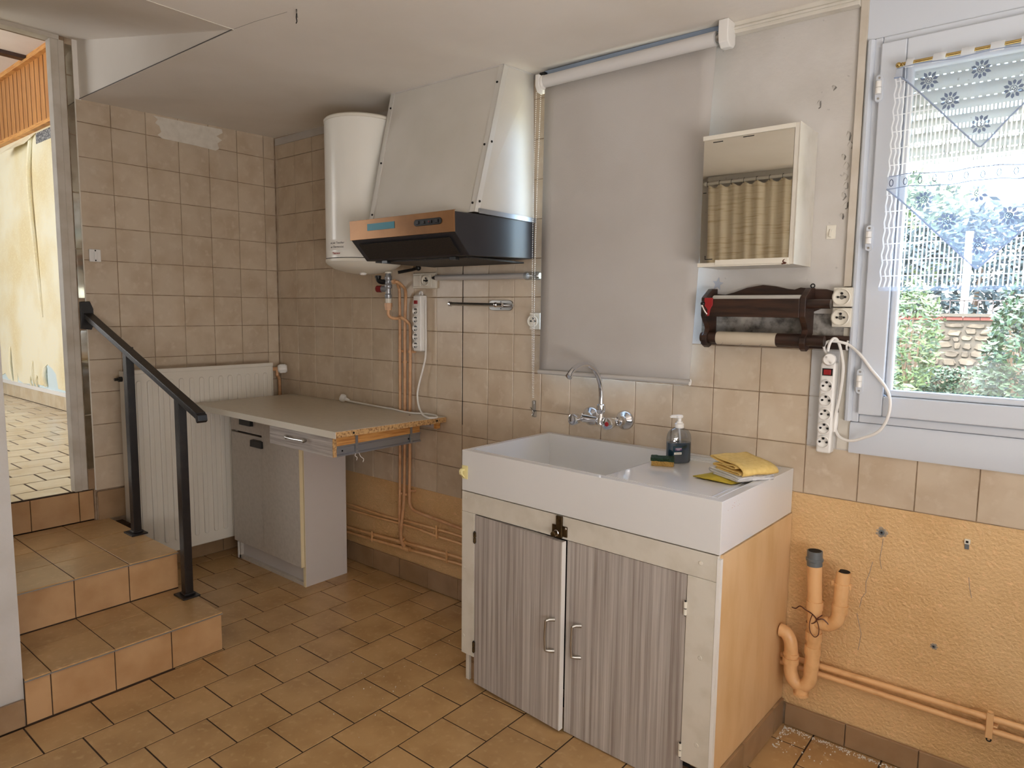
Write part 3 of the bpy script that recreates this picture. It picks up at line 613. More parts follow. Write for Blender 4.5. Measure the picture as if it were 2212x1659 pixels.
def text(name, body, size, m, pos, rot, parent, ext=.0002, shear=0, wrap=None):
    cu = bpy.data.curves.new(name, 'FONT'); cu.body = body; cu.size = size; cu.align_x = 'CENTER'; cu.align_y = 'CENTER'; cu.extrude = ext; cu.shear = shear
    cu.materials.append(M[m]); o = bpy.data.objects.new(name, cu); C.objects.link(o)
    if wrap:
        bpy.context.view_layer.update(); dg = bpy.context.evaluated_depsgraph_get(); me = bpy.data.meshes.new_from_object(o.evaluated_get(dg)); bpy.data.objects.remove(o)
        r, a0, z0 = wrap
        for v in me.vertices:
            a = math.radians(a0) + v.co.x / r; rr = r + v.co.z; v.co = Vector((HX + rr * math.cos(a), HY + rr * math.sin(a), z0 + v.co.y)) - Vector((HX, HY, z0))
        if not me.materials: me.materials.append(M[m])
        o = bpy.data.objects.new(name, me); C.objects.link(o); place(o, Vector((HX, HY, z0)), parent); return o
    bpy.context.view_layer.update(); dg = bpy.context.evaluated_depsgraph_get(); me = bpy.data.meshes.new_from_object(o.evaluated_get(dg)); bpy.data.objects.remove(o)
    if not me.materials: me.materials.append(M[m])
    o = bpy.data.objects.new(name, me); C.objects.link(o); o.rotation_euler = rot; place(o, Vector(pos), parent); return o
text('handwriting', 'ne pas Toucher', .0125, 'ink_soft', None, None, nt_, shear=.35, wrap=(HR_ + .0026, -82, 1.575))
text('handwriting', 'au Thermostat.', .0125, 'ink_soft', None, None, nt_, shear=.35, wrap=(HR_ + .0026, -82, 1.558))
text('lettering', 'Thermor', .0125, 'ink_red', None, None, lb_, ext=.0004, wrap=(HR_ + .0026, -83, 1.5315))
VX, VY = 1.083, -.13
sv = thing('safety_valve', 'grey brass safety valve with dark red knob below the water heater', 'valve', (VX, VY, 1.33))
obj('body', MB().lathe([(.013, 1.345), (.016, 1.352), (.016, 1.362), (.012, 1.367), (.0125, 1.39), (.016, 1.40), (.0125, 1.412), (.0125, 1.425), (.016, 1.43), (.016, 1.442), (.012, 1.45), (.012, 1.458)], (VX, VY, 0), 20).cyl((VX - .03, VY - .012, 1.388), (VX, VY, 1.388), .0135).cyl((VX, VY, 1.42), (VX + .026, VY + .004, 1.42), .008).ball((VX, VY, 1.40), .017), 'metal_grey', sv, smooth=True)
obj('knob', MB().lathe([(.013, 0), (.0155, .002), (.0155, .022), (.013, .026)], (VX - .03, VY - .012, 1.388), 12, (-1, -.4, 0)), 'red_dark', sv, label='dark red knob')
obj('elbow', MB().tube(spl([(VX - .012, VY - .002, 1.42), (VX - .035, VY - .01, 1.42), (VX - .048, VY - .014, 1.428), (VX - .05, VY - .015, 1.446)], 5), .0115, 12).lathe([(.014, 1.436), (.014, 1.447)], (VX - .05, VY - .015, 0), 12), 'black', sv, smooth=True)
obj('white_sleeve', MB().lathe([(.014, 1.456), (.0165, 1.457), (.0165, 1.463), (.012, 1.464)], (VX, VY, 0), 16), 'white_warm', sv, smooth=True)
obj('clear_joint', MB().lathe([(.0125, 1.325), (.0135, 1.346)], (VX, VY, 0), 16), 'white_warm', sv, smooth=True)
obj('copper_nut', MB().lathe([(.0175, 1.308), (.0175, 1.326)], (VX, VY, 0), 6).lathe([(.0155, 1.295), (.0155, 1.309)], (VX, VY, 0), 6), 'copper_pipe', sv)
obj('side_nut', MB().lathe([(.011, 0), (.011, .012)], (VX + .026, VY + .004, 1.42), 6, (1, .15, 0)), 'copper_pipe', sv)
obj('bleed_lever', MB().tube([(VX + .02, VY + .04, 1.462), (VX + .055, VY + .09, 1.475), (VX + .075, VY + .105, 1.482)], .007, 8).ball((VX + .078, VY + .108, 1.484), .013), 'black', sv, smooth=True)

# ------------------------------------------------------------------ copper pipes on the back wall
def pipe(name, label, pts, r, m, group=None, n=8, res=12):
    o = obj(name, MB().tube(spl(pts, n), r, res), m, smooth=True); return tag(o, label, 'pipe', group)
YP = -.018
p1 = pipe('pipe', 'painted copper riser nearest the corner beside two others', [(1.047, -.05, 1.425), (1.034, -.028, 1.40), (1.031, YP, 1.36), (1.031, YP, 1.0), (1.033, YP - .006, .5), (1.033, YP - .010, .36), (1.034, YP - .008, .24), (1.034, YP - .002, .200)], .0068, 'copper_pipe')
p2 = pipe('pipe', 'painted copper riser with elbow leaving the side nut of the valve', [(1.123, -.1235, 1.42), (1.130, -.115, 1.418), (1.122, -.085, 1.405), (1.095, -.04, 1.385), (1.072, YP, 1.34), (1.066, YP, 1.2), (1.063, YP, .8), (1.063, YP - .006, .45), (1.058, YP - .014, .33), (1.053, YP - .020, .25), (1.054, YP - .016, .20), (1.054, YP - .006, .178)], .0072, 'copper_pipe')
p3 = pipe('pipe', 'painted copper pipe swinging under the valve and down towards the sink', [(VX, VY, 1.297), (VX, VY, 1.275), (VX + .006, VY + .01, 1.262), (VX + .016, VY + .035, 1.258), (1.085, -.06, 1.262), (1.10, -.03, 1.24), (1.103, YP, 1.20), (1.100, YP, 1.0), (1.096, YP, .6), (1.097, YP - .004, .44), (1.103, YP - .008, .395), (1.125, YP - .008, .368), (1.17, YP - .008, .36), (1.28, YP - .006, .352), (1.42, YP, .34), (1.84, YP, .32)], .0072, 'copper_pipe')
h1 = pipe('pipe', 'topmost long horizontal pipe behind the risers above the skirting', [(.10, -.008, .30), (.45, -.008, .296), (.635, -.008, .293), (.835, -.008, .289), (.975, -.008, .289), (1.07, -.008, .296), (1.269, YP, .303), (1.419, YP, .304), (1.84, YP, .29)], .0062, 'orange_pipe')
h2 = pipe('pipe', 'second horizontal pipe dipping below the topmost one', [(.10, -.008, .272), (.45, -.008, .268), (.635, -.008, .267), (.834, -.008, .2685), (1.021, -.008, .2745), (1.152, -.009, .273), (1.269, YP, .271), (1.419, YP, .270), (1.84, YP, .255)], .0062, 'orange_pipe')
h3 = pipe('pipe', 'third horizontal pipe with tee joined to a riser', [(.10, YP, .168), (.633, YP, .175), (1.04, YP, .19), (1.419, YP, .204), (1.84, YP, .208)], .0072, 'orange_pipe')
h4 = pipe('pipe', 'lowest horizontal pipe just above the skirting tiles', [(.10, YP, .14), (.632, YP, .148), (1.04, YP, .162), (1.419, YP, .175), (1.84, YP, .18)], .0072, 'orange_pipe')
def col(p, q, r, parent, name='collar', m='copper_pipe', n=12): return obj(name, MB().cyl(p, q, r, n=n), m, parent)
col((1.031, YP, 1.10), (1.031, YP, 1.112), .0105, p1); col((1.100, YP, 1.10), (1.100, YP, 1.112), .0105, p3); col((1.065, YP, 1.05), (1.065, YP, 1.062), .0105, p2)
col((1.034, YP, .425), (1.034, YP, .435), .0105, p1); col((1.063, YP, .425), (1.063, YP, .435), .0105, p2); col((1.097, YP, .448), (1.097, YP, .458), .0105, p3)
for x, y, z, p_ in ((1.05, YP, 1.106, p1), (1.118, YP, 1.106, p3), (1.05, YP, .43, p1), (1.082, YP, .43, p2), (1.116, YP, .452, p3)):
    obj('clip_screw', MB().lathe([(.006, -.012), (.006, .006), (.004, .008)], (x, -.0135, z), 8, (0, -1, 0)), 'copper_pipe', p_)
obj('tee', MB().cyl((1.012, YP, .1885), (1.06, YP, .1905), .011).cyl((1.04, YP, .188), (1.043, YP, .212), .0105), 'orange_pipe', h3, smooth=True)
obj('tee', MB().cyl((1.035, YP, .1625), (1.095, YP, .1645), .011).cyl((1.052, YP, .163), (1.052, YP - .004, .188), .0105), 'orange_pipe', h4, smooth=True)
for x, za, zb, p_ in ((1.283, .325, .262, h1), (.826, .200, .150, h3), (1.347, .222, .165, h3)):
    obj('double_clip', MB().box(x - .005, x + .005, -.0305, -.0256, zb, za).box(x - .003, x + .003, -.0256, -.001, (za + zb) / 2 - .004, (za + zb) / 2 + .004), 'orange_pipe', p_, bevel=.002)

# ------------------------------------------------------------------ range hood and its boxed canopy
hp = [(-.004, 1.500), (-.374, 1.488), (-.447, 1.562), (-.4495, 1.632), (-.004, 1.645)]
hd_ = thing('range_hood', 'black range hood with bronze front below the boxed canopy', 'range hood', (1.52, -.22, 1.488))
obj('body', MB().prism(hp, 'x', 1.238, 1.80), 'hood_black', hd_, bevel=.003)
fpn = obj('front_panel', MB().prism([(-.4475, 1.563), (-.4535, 1.563), (-.4555, 1.636), (-.440, 1.6385), (-.4495, 1.6355)], 'x', 1.238, 1.801), 'hood_brown', hd_, bevel=.001, label='bronze metal front panel')
cp = MB(); n_ = 8; pts = []
for k in range(n_ + 1): a = -PI / 2 + PI * k / n_; pts.append((1.733 + .0115 * math.cos(a), 1.6035 + .0115 * math.sin(a)))
for k in range(n_ + 1): a = PI / 2 + PI * k / n_; pts.append((1.617 + .0115 * math.cos(a), 1.6035 + .0115 * math.sin(a)))
sw_ = obj('switch_panel', MB().prism(pts, 'y', -.4575, -.4535), 'black', fpn, bevel=.001)
for x in (1.626, 1.655, 1.69, 1.722): obj('switch_slider', MB().box(x - .006, x + .006, -.4605, -.457, 1.598, 1.609), 'hood_black', sw_, bevel=.001)
obj('pilot_light', MB().box(1.683, 1.688, -.462, -.457, 1.601, 1.606), 'red_dark', sw_)
obj('sticker', MB().box(1.346, 1.50, -.4562, -.4542, 1.5935, 1.6185), 'teal', fpn, label='teal rectangular sticker')
obj('filter_panel', MB().hexa([(1.275, -.386, 1.4965), (1.765, -.386, 1.4965), (1.765, -.438, 1.5495), (1.275, -.438, 1.5495), (1.275, -.389, 1.493), (1.765, -.389, 1.493), (1.765, -.4415, 1.546), (1.275, -.4415, 1.546)]), 'filter', hd_)
obj('filter_panel', MB().box(1.27, 1.77, -.355, -.03, 1.482, 1.488), 'filter', hd_)
for x in (1.33, 1.70): obj('filter_clip', MB().box(x, x + .03, -.372, -.352, 1.477, 1.487), 'black', hd_)
obj('top_flange', MB().box(1.8012, 1.806, -.33, -.004, 1.638, 1.655), 'metal_grey', hd_)
cn = thing('hood_canopy', 'pale painted boxed canopy tapering from the hood to the ceiling', 'hood canopy', (1.5, -.2, 1.645))
F = {'fbl': (1.222, -.345, 1.642), 'fbr': (1.795, -.345, 1.642), 'ftl': (1.157, -.166, 2.198), 'ftr': (1.774, -.166, 2.190), 'bbl': (1.222, -.004, 1.650), 'bbr': (1.798, -.004, 1.650), 'btl': (1.157, -.004, 2.20), 'btr': (1.785, -.004, 2.194)}
def panel(a, b, c, d, off):
    o_ = Vector(off); return MB().hexa([Vector(q) for q in (a, b, c, d)] + [Vector(q) + o_ for q in (a, b, c, d)])
obj('front_panel', panel(F['fbl'], F['fbr'], F['ftr'], F['ftl'], (0, .006, .001)), 'canopy', cn)
obj('side_panel', panel(F['fbr'], F['bbr'], F['btr'], F['ftr'], (-.006, 0, 0)), 'canopy', cn)
obj('side_panel', panel(F['fbl'], F['bbl'], F['btl'], F['ftl'], (.006, 0, 0)), 'canopy', cn)
def strip(p, q, d0, d1, t_):
    p, q, d0, d1 = map(Vector, (p, q, d0, d1)); o_ = Vector(t_); return MB().hexa([p, p + d0, q + d0, q, p + o_, p + d0 + o_, q + d0 + o_, q + o_])
for a, b, sx, inn in ((F['fbr'], F['ftr'], 1, -1), (F['fbl'], F['ftl'], -1, 1)):
    ang = obj('corner_angle', MB().hexa([Vector(a) + Vector((inn * .022, -.003, 0)), Vector(a) + Vector((sx * .002, -.003, 0)), Vector(b) + Vector((sx * .002, -.003, 0)), Vector(b) + Vector((inn * .022, -.003, 0)), Vector(a) + Vector((inn * .022, 0, 0)), Vector(a) + Vector((sx * .002, 0, 0)), Vector(b) + Vector((sx * .002, 0, 0)), Vector(b) + Vector((inn * .022, 0, 0))]).hexa([Vector(a) + Vector((0, -.003, 0)), Vector(a) + Vector((sx * .003, -.003, 0)), Vector(b) + Vector((sx * .003, -.003, 0)), Vector(b) + Vector((0, -.003, 0)), Vector(a) + Vector((0, .022, 0)), Vector(a) + Vector((sx * .003, .022, 0)), Vector(b) + Vector((sx * .003, .022, 0)), Vector(b) + Vector((0, .022, 0))]), 'alu', cn)
    for t_ in (.06, .45, .88):
        q = Vector(a).lerp(Vector(b), t_); obj('screw', MB().lathe([(.0045, 0), (.004, .003)], q + Vector((inn * .014, -.003, 0)), 8, (0, -1, -.3)), 'dark', ang)
    for t_ in (.07, .47):
        if sx > 0: q = Vector(a).lerp(Vector(b), t_); obj('screw', MB().lathe([(.0045, 0), (.004, .003)], q + Vector((.003, .012, 0)), 8, (1, 0, 0)), 'dark', ang)
obj('top_bead', MB().tube([Vector(F['ftl']) + Vector((0, -.002, 0)), Vector(F['ftr']) + Vector((0, -.002, 0))], .004, 6).tube([F['ftr'], F['btr']], .004, 6), 'plaster', cn)

# ------------------------------------------------------------------ fittings on the tiles
sw = thing('wall_socket', 'double plate with light switch and socket below the hood', 'socket', (1.19, -.01, 1.39))
obj('plate', MB().box(1.116, 1.262, -.014, .0, 1.393, 1.461), 'white_warm', sw, bevel=.003)
obj('rocker', MB().box(1.124, 1.172, -.020, -.014, 1.402, 1.452), 'white_warm', sw, bevel=.003)
def sock(mb_parent, cx, cz, y, r=.0215, square=True, m='white_warm', pins='fr'):
    k = obj('socket_dish', MB().lathe([(r, -.002), (r + .003, .004), (r, .006), (r - .002, .001), (.002, -.003)], (cx, y, cz), 24, (0, -1, 0)), m, mb_parent, smooth=True)
    h = MB(); yy = y + .002
    if pins == 'row': h.box(cx - .008, cx + .010, yy - .006, yy, cz + .006, cz + .011).cyl((cx + .009, yy - .0055, cz - .007), (cx + .009, yy, cz - .007), .003, n=8).cyl((cx - .006, yy - .0055, cz - .008), (cx - .006, yy, cz - .008), .0028, n=8)
    else: h.cyl((cx - .0095, yy - .0055, cz), (cx - .0095, yy, cz), .0032, n=8).cyl((cx + .0095, yy - .0055, cz), (cx + .0095, yy, cz), .0032, n=8).cyl((cx, yy - .0055, cz + .0105), (cx, yy, cz + .0105), .0036, n=8)
    obj('pin_holes', h, 'black', k); return k
obj('socket_frame', MB().box(1.186, 1.240, -.018, -.014, 1.400, 1.454), 'white_warm', sw, bevel=.002); sock(sw, 1.208, 1.427, -.020)
lf = thing('light_switch', 'small square white light switch on the tiles above the handrail', 'switch', (.005, -.922, 1.496))
obj('plate', MB().box(.001, .010, -.947, -.899, 1.496, 1.552), 'white', lf, bevel=.003)
obj('rocker', MB().box(.010, .0155, -.929, -.915, 1.508, 1.540), 'white', lf, bevel=.002)
for z in (1.502, 1.546): obj('screw', MB().cyl((.010, -.922, z), (.0108, -.922, z), .0032, n=10), 'dark', lf)
rt = thing('rod', 'grey round tube rod fixed to the tiles under the hood', 'rod', (1.56, -.03, 1.42))
obj('tube', MB().tube([(1.285, -.03, 1.437), (1.79, -.03, 1.434)], .012, 14), mat('grey painted tube', (176, 172, 168), .4), rt, smooth=True)
obj('clear_end', MB().tube([(1.775, -.03, 1.434), (1.782, -.03, 1.434), (1.846, -.03, 1.433), (1.851, -.03, 1.433)], [.012, .0165, .0165, .012], 14), 'clear', rt, smooth=True)
obj('end_stub', MB().tube([(1.262, -.03, 1.437), (1.287, -.03, 1.437)], [.006, .012], 10), 'black', rt)
obj('wall_clip', MB().box(1.30, 1.312, -.03, .0, 1.43, 1.444).box(1.74, 1.752, -.03, .0, 1.428, 1.442), 'steel', rt)
tb = thing('towel_rail', 'short chrome swing towel rail on the tiles', 'towel rail', (1.55, -.03, 1.298))
obj('wall_plate', capsule(0, 0, .131, .021, -.006, .0).warp(lambda x, y, z: (1.567 + z, x, 1.3195 + y)), 'steel', tb, bevel=.002)
obj('arm', MB().tube([(1.652, -.0, 1.320), (1.652, -.058, 1.321)], .0085, 12).ball((1.652, -.060, 1.321), .0105), 'chrome', tb, smooth=True)
obj('bar', MB().tube([(1.398, -.058, 1.324), (1.402, -.058, 1.324), (1.686, -.058, 1.3205)], [.009, .0075, .0075], 14).tube([(1.393, -.058, 1.324), (1.401, -.058, 1.324)], .0115, 14), 'chrome', tb, smooth=True)
obj('screw', MB().cyl((1.634, -.0065, 1.306), (1.634, -.006, 1.306), .0025, n=8).cyl((1.634, -.0065, 1.333), (1.634, -.006, 1.333), .0025, n=8), 'dark', tb)
s3 = thing('wall_socket', 'square socket on the tiles behind the blind chain', 'socket', (1.815, -.012, 1.226))
obj('plate', MB().box(1.789, 1.841, -.014, .0, 1.226, 1.291), 'white_warm', s3, bevel=.003); sock(s3, 1.811, 1.2585, -.020, .0225)

# power strips
def strip_body(name, label, x0, x1, z0, z1, y0, y1, zs, cx, zsw, blackframe):
    t = thing(name, label, 'power strip', ((x0 + x1) / 2, 0, z0))
    obj('body', MB().box(x0, x1, y0, y1, z0, z1), 'white', t, bevel=.007, seg=3)
    obj('hanging_loop', MB().tube(spl([(cx - .010, y1 - .012, z1 - .004), (cx - .006, y1 - .012, z1 + .014), (cx + .006, y1 - .012, z1 + .014), (cx + .010, y1 - .012, z1 - .004)], 5), .004, 8), 'white', t, smooth=True)
    if blackframe: s_ = obj('switch_frame', MB().box(cx - .014, cx + .014, y0 - .002, y0, zsw - .010, zsw + .011), 'black', t)
    else: s_ = t
    obj('switch', MB().box(cx - .010, cx + .010, y0 - .005, y0, zsw - .0075, zsw + .008), 'red', s_, bevel=.001, label='red rocker switch')
    for z in zs: sock(t, cx, z, y0 - .0015, .0155, m='white', pins='row' if not blackframe else 'fr')
    return t
psl = strip_body('power_strip', 'white five socket power strip hung beside the copper risers', 1.151, 1.201, 1.112, 1.362, -.046, -.004, (1.292, 1.254, 1.215, 1.177, 1.139), 1.172, 1.331, False)
psr = strip_body('power_strip', 'white five socket power strip hung near the casement window', 2.888, 2.930, .892, 1.160, -.042, -.004, (1.091, 1.049, 1.008, .967, .926), 2.909, 1.131, True)
cl = [(1.205, -.020, 1.34), (1.210, -.024, 1.30), (1.210, -.022, 1.17), (1.207, -.022, 1.09), (1.195, -.024, 1.04), (1.172, -.028, .965), (1.166, -.034, .912), (1.183, -.040, .860), (1.235, -.065, .8335), (1.295, -.096, .831), (1.325, -.098, .831), (1.328, -.070, .831), (1.285, -.036, .831), (1.224, -.030, .831), (1.165, -.055, .831), (1.086, -.053, .831), (1.0, -.034, .831), (.935, -.030, .831), (.80, -.030, .834), (.70, -.028, .836), (.655, -.028, .838)]
obj('power_cable', MB().tube(spl(cl, 6), .0043, 8), 'white', psl, smooth=True)
pg = obj('plug', MB().lathe([(.006, -.03), (.009, -.012), (.0195, -.004), (.021, .008), (.017, .018), (.004, .019)], (.622, -.032, .848), 16, (-.75, -.55, .35)), 'white', psl, smooth=True)
cr = [(2.903, -.034, 1.182), (2.897, -.040, 1.195), (2.896, -.042, 1.210), (2.910, -.040, 1.221), (2.944, -.036, 1.218), (2.964, -.030, 1.208), (2.994, -.045, 1.185), (3.026, -.050, 1.145), (3.061, -.050, 1.103), (3.077, -.050, 1.062), (3.073, -.050, 1.014), (3.053, -.048, .975), (3.016, -.044, .952), (2.980, -.040, .938), (2.950, -.034, .945), (2.936, -.030, .968), (2.934, -.030, 1.0), (2.944, -.032, 1.07), (2.948, -.032, 1.14), (2.940, -.032, 1.19), (2.930, -.036, 1.222), (2.921, -.046, 1.229), (2.912, -.050, 1.215), (2.908, -.050, 1.192)]
obj('power_cable', MB().tube(spl(cr, 6), .0042, 8), 'white', psr, smooth=True)
pl = obj('plug', MB().lathe([(.006, -.034), (.010, -.016), (.018, -.010), (.019, .0), (.0155, .008), (.004, .009)], (2.915, -.056, 1.169), 18, (.25, -1, .1)), 'white', psr, smooth=True)
obj('plug_pin', MB().cyl((2.909, -.062, 1.175), (2.913, -.080, 1.177), .0024, n=8).cyl((2.921, -.062, 1.160), (2.927, -.080, 1.161), .0024, n=8), 'steel', pl)
obj('cable_grip', MB().tube([(2.934, -.030, .958), (2.935, -.030, .985), (2.937, -.030, 1.015)], [.006, .008, .005], 8), 'white', psr, smooth=True)
tag(obj('cable_hook', MB().lathe([(.011, 0), (.011, .003)], (2.953, -.003, 1.211), 14, (0, -1, 0)).tube(spl([(2.953, -.003, 1.214), (2.953, -.022, 1.222), (2.954, -.036, 1.212), (2.953, -.030, 1.200), (2.953, -.02, 1.198)], 5), .0028, 8), 'white', smooth=True), 'small white screw hook holding the cable beside the window', 'hook')
for z, lb in ((1.3475, 'round faced wall socket, upper one beside the paper holder'), (1.2895, 'round faced wall socket, lower one above the cable hook')):
    s4 = thing('wall_socket', lb, 'socket', (2.935, -.02, z - .03)); obj('housing', MB().box(2.909, 2.961, -.034, -.002, z - .0275, z + .0275), 'white_warm', s4, bevel=.003)
    sock(s4, 2.933, z, -.036, .0222, m='white_warm')

# ------------------------------------------------------------------ roller blind
rb = thing('roller_blind', 'grey roller blind pulled down over the small window', 'blind', (2.19, -.05, 1.06))
fb = MB(); nx, nz = 14, 16; v = []
for j in range(nz + 1):
    for i in range(nx + 1):
        u, t = i / nx, j / nz; z = 1.064 + (2.118 - 1.064) * t
        x = (1.868 + .006 * t) + u * ((2.492 - 1.868) + (2.533 - 2.492 - .006) * t)
        v.append((x, -.052 + .004 * math.sin(u * 5 + 1) * (1 - t) - .010 * (1 - t) * u + .001 * math.sin(t * 9 + u * 3), z + .006 * u * (1 - t)))
fb.add(v, [(j * (nx + 1) + i, j * (nx + 1) + i + 1, (j + 1) * (nx + 1) + i + 1, (j + 1) * (nx + 1) + i) for j in range(nz) for i in range(nx)])
fab = obj('fabric', fb, 'blind', rb, smooth=True); sd = fab.modifiers.new('thick', 'SOLIDIFY'); sd.thickness = .001
obj('bottom_bar', MB().tube([(1.868, -.0535, 1.066), (2.494, -.0635, 1.0725)], .0085, 12), 'blind', rb, smooth=True)
obj('bottom_bar_end', MB().tube(spl([(2.497, -.066, 1.082), (2.499, -.066, 1.076), (2.497, -.066, 1.064), (2.493, -.066, 1.066), (2.495, -.066, 1.074)], 5), .0025, 6), 'white', rb)
obj('tube', MB().tube([(1.875, -.052, 2.139), (2.532, -.052, 2.139)], .0225, 24), 'blind_tube', rb, smooth=True)
obj('tube_core', MB().tube([(2.532, -.052, 2.139), (2.548, -.052, 2.139)], .012, 16), 'steel', rb, smooth=True)
obj('headrail', MB().box(1.852, 2.552, -.034, -.004, 2.166, 2.186), 'rail', rb, bevel=.004)
obj('bracket', MB().prism([(-.018, 2.182), (-.018, 2.12), (-.030, 2.106), (-.058, 2.104), (-.076, 2.116), (-.080, 2.14), (-.080, 2.182)], 'x', 2.548, 2.580), 'white', rb, bevel=.004, label='rounded white end bracket')
obj('bracket', MB().prism([(-.030, 2.160), (-.030, 2.110), (-.045, 2.098), (-.070, 2.100), (-.082, 2.12), (-.082, 2.160)], 'x', 1.852, 1.868).lathe([(.024, 0), (.027, .004), (.024, .012)], (1.866, -.052, 2.136), 20, (1, 0, 0)), 'white', rb, bevel=.003)
obj('bracket_screw_plate', MB().box(1.848, 1.872, -.050, -.012, 2.158, 2.176), 'black', rb)
bd = MB(); ico = [(0, 0, 1), (.894, 0, .447), (.276, .851, .447), (-.724, .526, .447), (-.724, -.526, .447), (.276, -.851, .447), (.724, .526, -.447), (-.276, .851, -.447), (-.894, 0, -.447), (-.276, -.851, -.447), (.724, -.526, -.447), (0, 0, -1)]
icf = [(0, 1, 2), (0, 2, 3), (0, 3, 4), (0, 4, 5), (0, 5, 1), (1, 6, 2), (2, 7, 3), (3, 8, 4), (4, 9, 5), (5, 10, 1), (6, 7, 2), (7, 8, 3), (8, 9, 4), (9, 10, 5), (10, 6, 1), (11, 7, 6), (11, 8, 7), (11, 9, 8), (11, 10, 9), (11, 6, 10)]
for s_ in (0, 1):
    for k in range(166):
        t = k / 166; a = Vector((1.848 + .012 * s_, -.068 + .012 * s_, 2.10)); b = Vector((1.812 + .005 * s_, -.016, .95)); q = a.lerp(b, t) + Vector((0, 0, .0015 * s_)); q.y -= .012 * math.sin(PI * t)
        bd.add([q + Vector(i) * .0021 for i in ico], icf)
obj('bead_chain', bd, 'white', rb, smooth=True, kind='stuff')
tn = obj('chain_tensioner', MB().box(1.808, 1.821, -.016, -.003, .90, .945).box(1.806, 1.823, -.012, .0, .878, .905), 'clear', rb, bevel=.003)
obj('tensioner_hook', MB().tube(spl([(1.80, -.012, .915), (1.814, -.020, .908), (1.818, -.018, .895), (1.81, -.018, .885)], 5), .002, 6), 'steel', tn)

# ------------------------------------------------------------------ mirror cabinet, hook plate, star
mc = thing('mirror_cabinet', 'white mirror cabinet hung between the blind and the casement window', 'cabinet', (2.69, -.08, 1.437))
X0, X1, YF = 2.552, 2.831, -.155
obj('carcass', MB().box(X0, X0 + .012, YF + .004, -.002, 1.437, 1.818).box(X1 - .014, X1, YF - .004, -.002, 1.437, 1.822).box(X0 + .012, X1 - .014, YF + .004, -.002, 1.437, 1.449).box(X0 + .012, X1 - .014, YF + .004, -.002, 1.806, 1.818).box(X0 + .012, X1 - .014, -.008, -.002, 1.449, 1.806), 'cream', mc, bevel=.0015)
obj('side_panel', MB().box(X1, X1 + .002, YF - .006, -.002, 1.437, 1.823), 'cream', mc, label='cream side panel')
obj('top_rail', MB().box(X0 - .001, X1 - .013, YF - .006, YF + .004, 1.809, 1.822), 'white_warm', mc, bevel=.001)
br = obj('bottom_rail', MB().box(X0 - .002, X1 - .010, YF - .010, YF + .004, 1.436, 1.448).box(X0 + .055, X1 - .012, YF - .014, YF - .004, 1.440, 1.4555), 'white_warm', mc, bevel=.001)
obj('mirror_pane', MB().box(X0 + .002, X1 - .0145, YF - .003, YF + .003, 1.449, 1.8085), 'mirror', mc, label='sliding mirror pane with worn edges')
wr = MB()
for x, z, l_ in ((2.582, 1.800, .03), (2.672, 1.803, .032), (2.557, 1.655, .010), (2.572, 1.458, .022)): wr.box(x, x + l_, YF - .0036, YF - .003, z, z + .0022)
wr.box(2.570, 2.572, YF - .0036, YF - .003, 1.458, 1.470)
obj('worn_silvering', wr, 'dark', mc)
obj('rust_spot', MB().tube(spl([(2.812, YF - .012, 1.452), (2.806, YF - .014, 1.444), (2.815, YF - .014, 1.440), (2.803, YF - .013, 1.438)], 4), .002, 5), 'brown_wire', mc)
ah = thing('hook_plate', 'small square ivory adhesive hook on plaster beside the mirror cabinet', 'hook', (2.885, -.003, 1.516))
obj('plate', MB().box(2.8725, 2.898, -.003, .0, 1.516, 1.556), 'white_warm', ah, bevel=.001)
obj('hook_tongue', MB().hexa([(2.879, -.003, 1.522), (2.887, -.003, 1.521), (2.888, -.003, 1.545), (2.880, -.003, 1.545), (2.881, -.013, 1.523), (2.885, -.013, 1.523), (2.886, -.004, 1.545), (2.882, -.004, 1.545)]), 'white_warm', ah, bevel=.001)
stp = [];
for k in range(10): r_ = .019 if k % 2 == 0 else .0085; a = PI / 2 + k * PI / 5 - .15; stp.append((2.549 + r_ * math.cos(a), 1.392 + r_ * 1.15 * math.sin(a)))
tag(obj('star_sticker', MB().prism(stp, 'y', -.0016, -.0002), mat('silver grey sticker', (170, 174, 184), .4)), 'silver grey star sticker on plaster above the paper holder', 'sticker')

# ------------------------------------------------------------------ paper roll holder
ph = thing('paper_holder', 'dark oak wall rack for paper rolls below the mirror cabinet', 'paper holder', (2.70, -.05, 1.19))
og = [(2.505, 1.30), (2.505, 1.352), (2.530, 1.357), (2.555, 1.359), (2.58, 1.357), (2.61, 1.364), (2.65, 1.378), (2.70, 1.386), (2.74, 1.381), (2.775, 1.373), (2.795, 1.371), (2.812, 1.377), (2.83, 1.375), (2.845, 1.372), (2.885, 1.371), (2.903, 1.366), (2.906, 1.355), (2.906, 1.325), (2.88, 1.318), (2.84, 1.30)]
obj('back_board', MB().prism(og, 'y', -.016, -.003), 'wood_dark', ph, bevel=.002)
obj('lower_rail', MB().box(2.505, 2.955, -.016, -.002, 1.196, 1.236), 'wood_dark', ph, bevel=.002)
pr = [(-.016, 1.375), (-.055, 1.374), (-.075, 1.362), (-.096, 1.350), (-.103, 1.345), (-.103, 1.29), (-.092, 1.275), (-.078, 1.262), (-.070, 1.25), (-.076, 1.238), (-.090, 1.228), (-.094, 1.212), (-.086, 1.196), (-.068, 1.189), (-.05, 1.194), (-.038, 1.21), (-.03, 1.23), (-.016, 1.24)]
for x in (2.548, 2.846): obj('end_bracket', MB().prism(pr, 'x', x - .008, x + .009), 'wood_dark', ph, bevel=.002)
obj('front_rail', MB().box(2.556, 2.838, -.103, -.091, 1.287, 1.342), 'wood_dark', ph, bevel=.002)
obj('peg', MB().tube([(2.853, -.085, 1.327), (2.918, -.085, 1.327)], .0135, 14), 'wood_dark', ph, smooth=True)
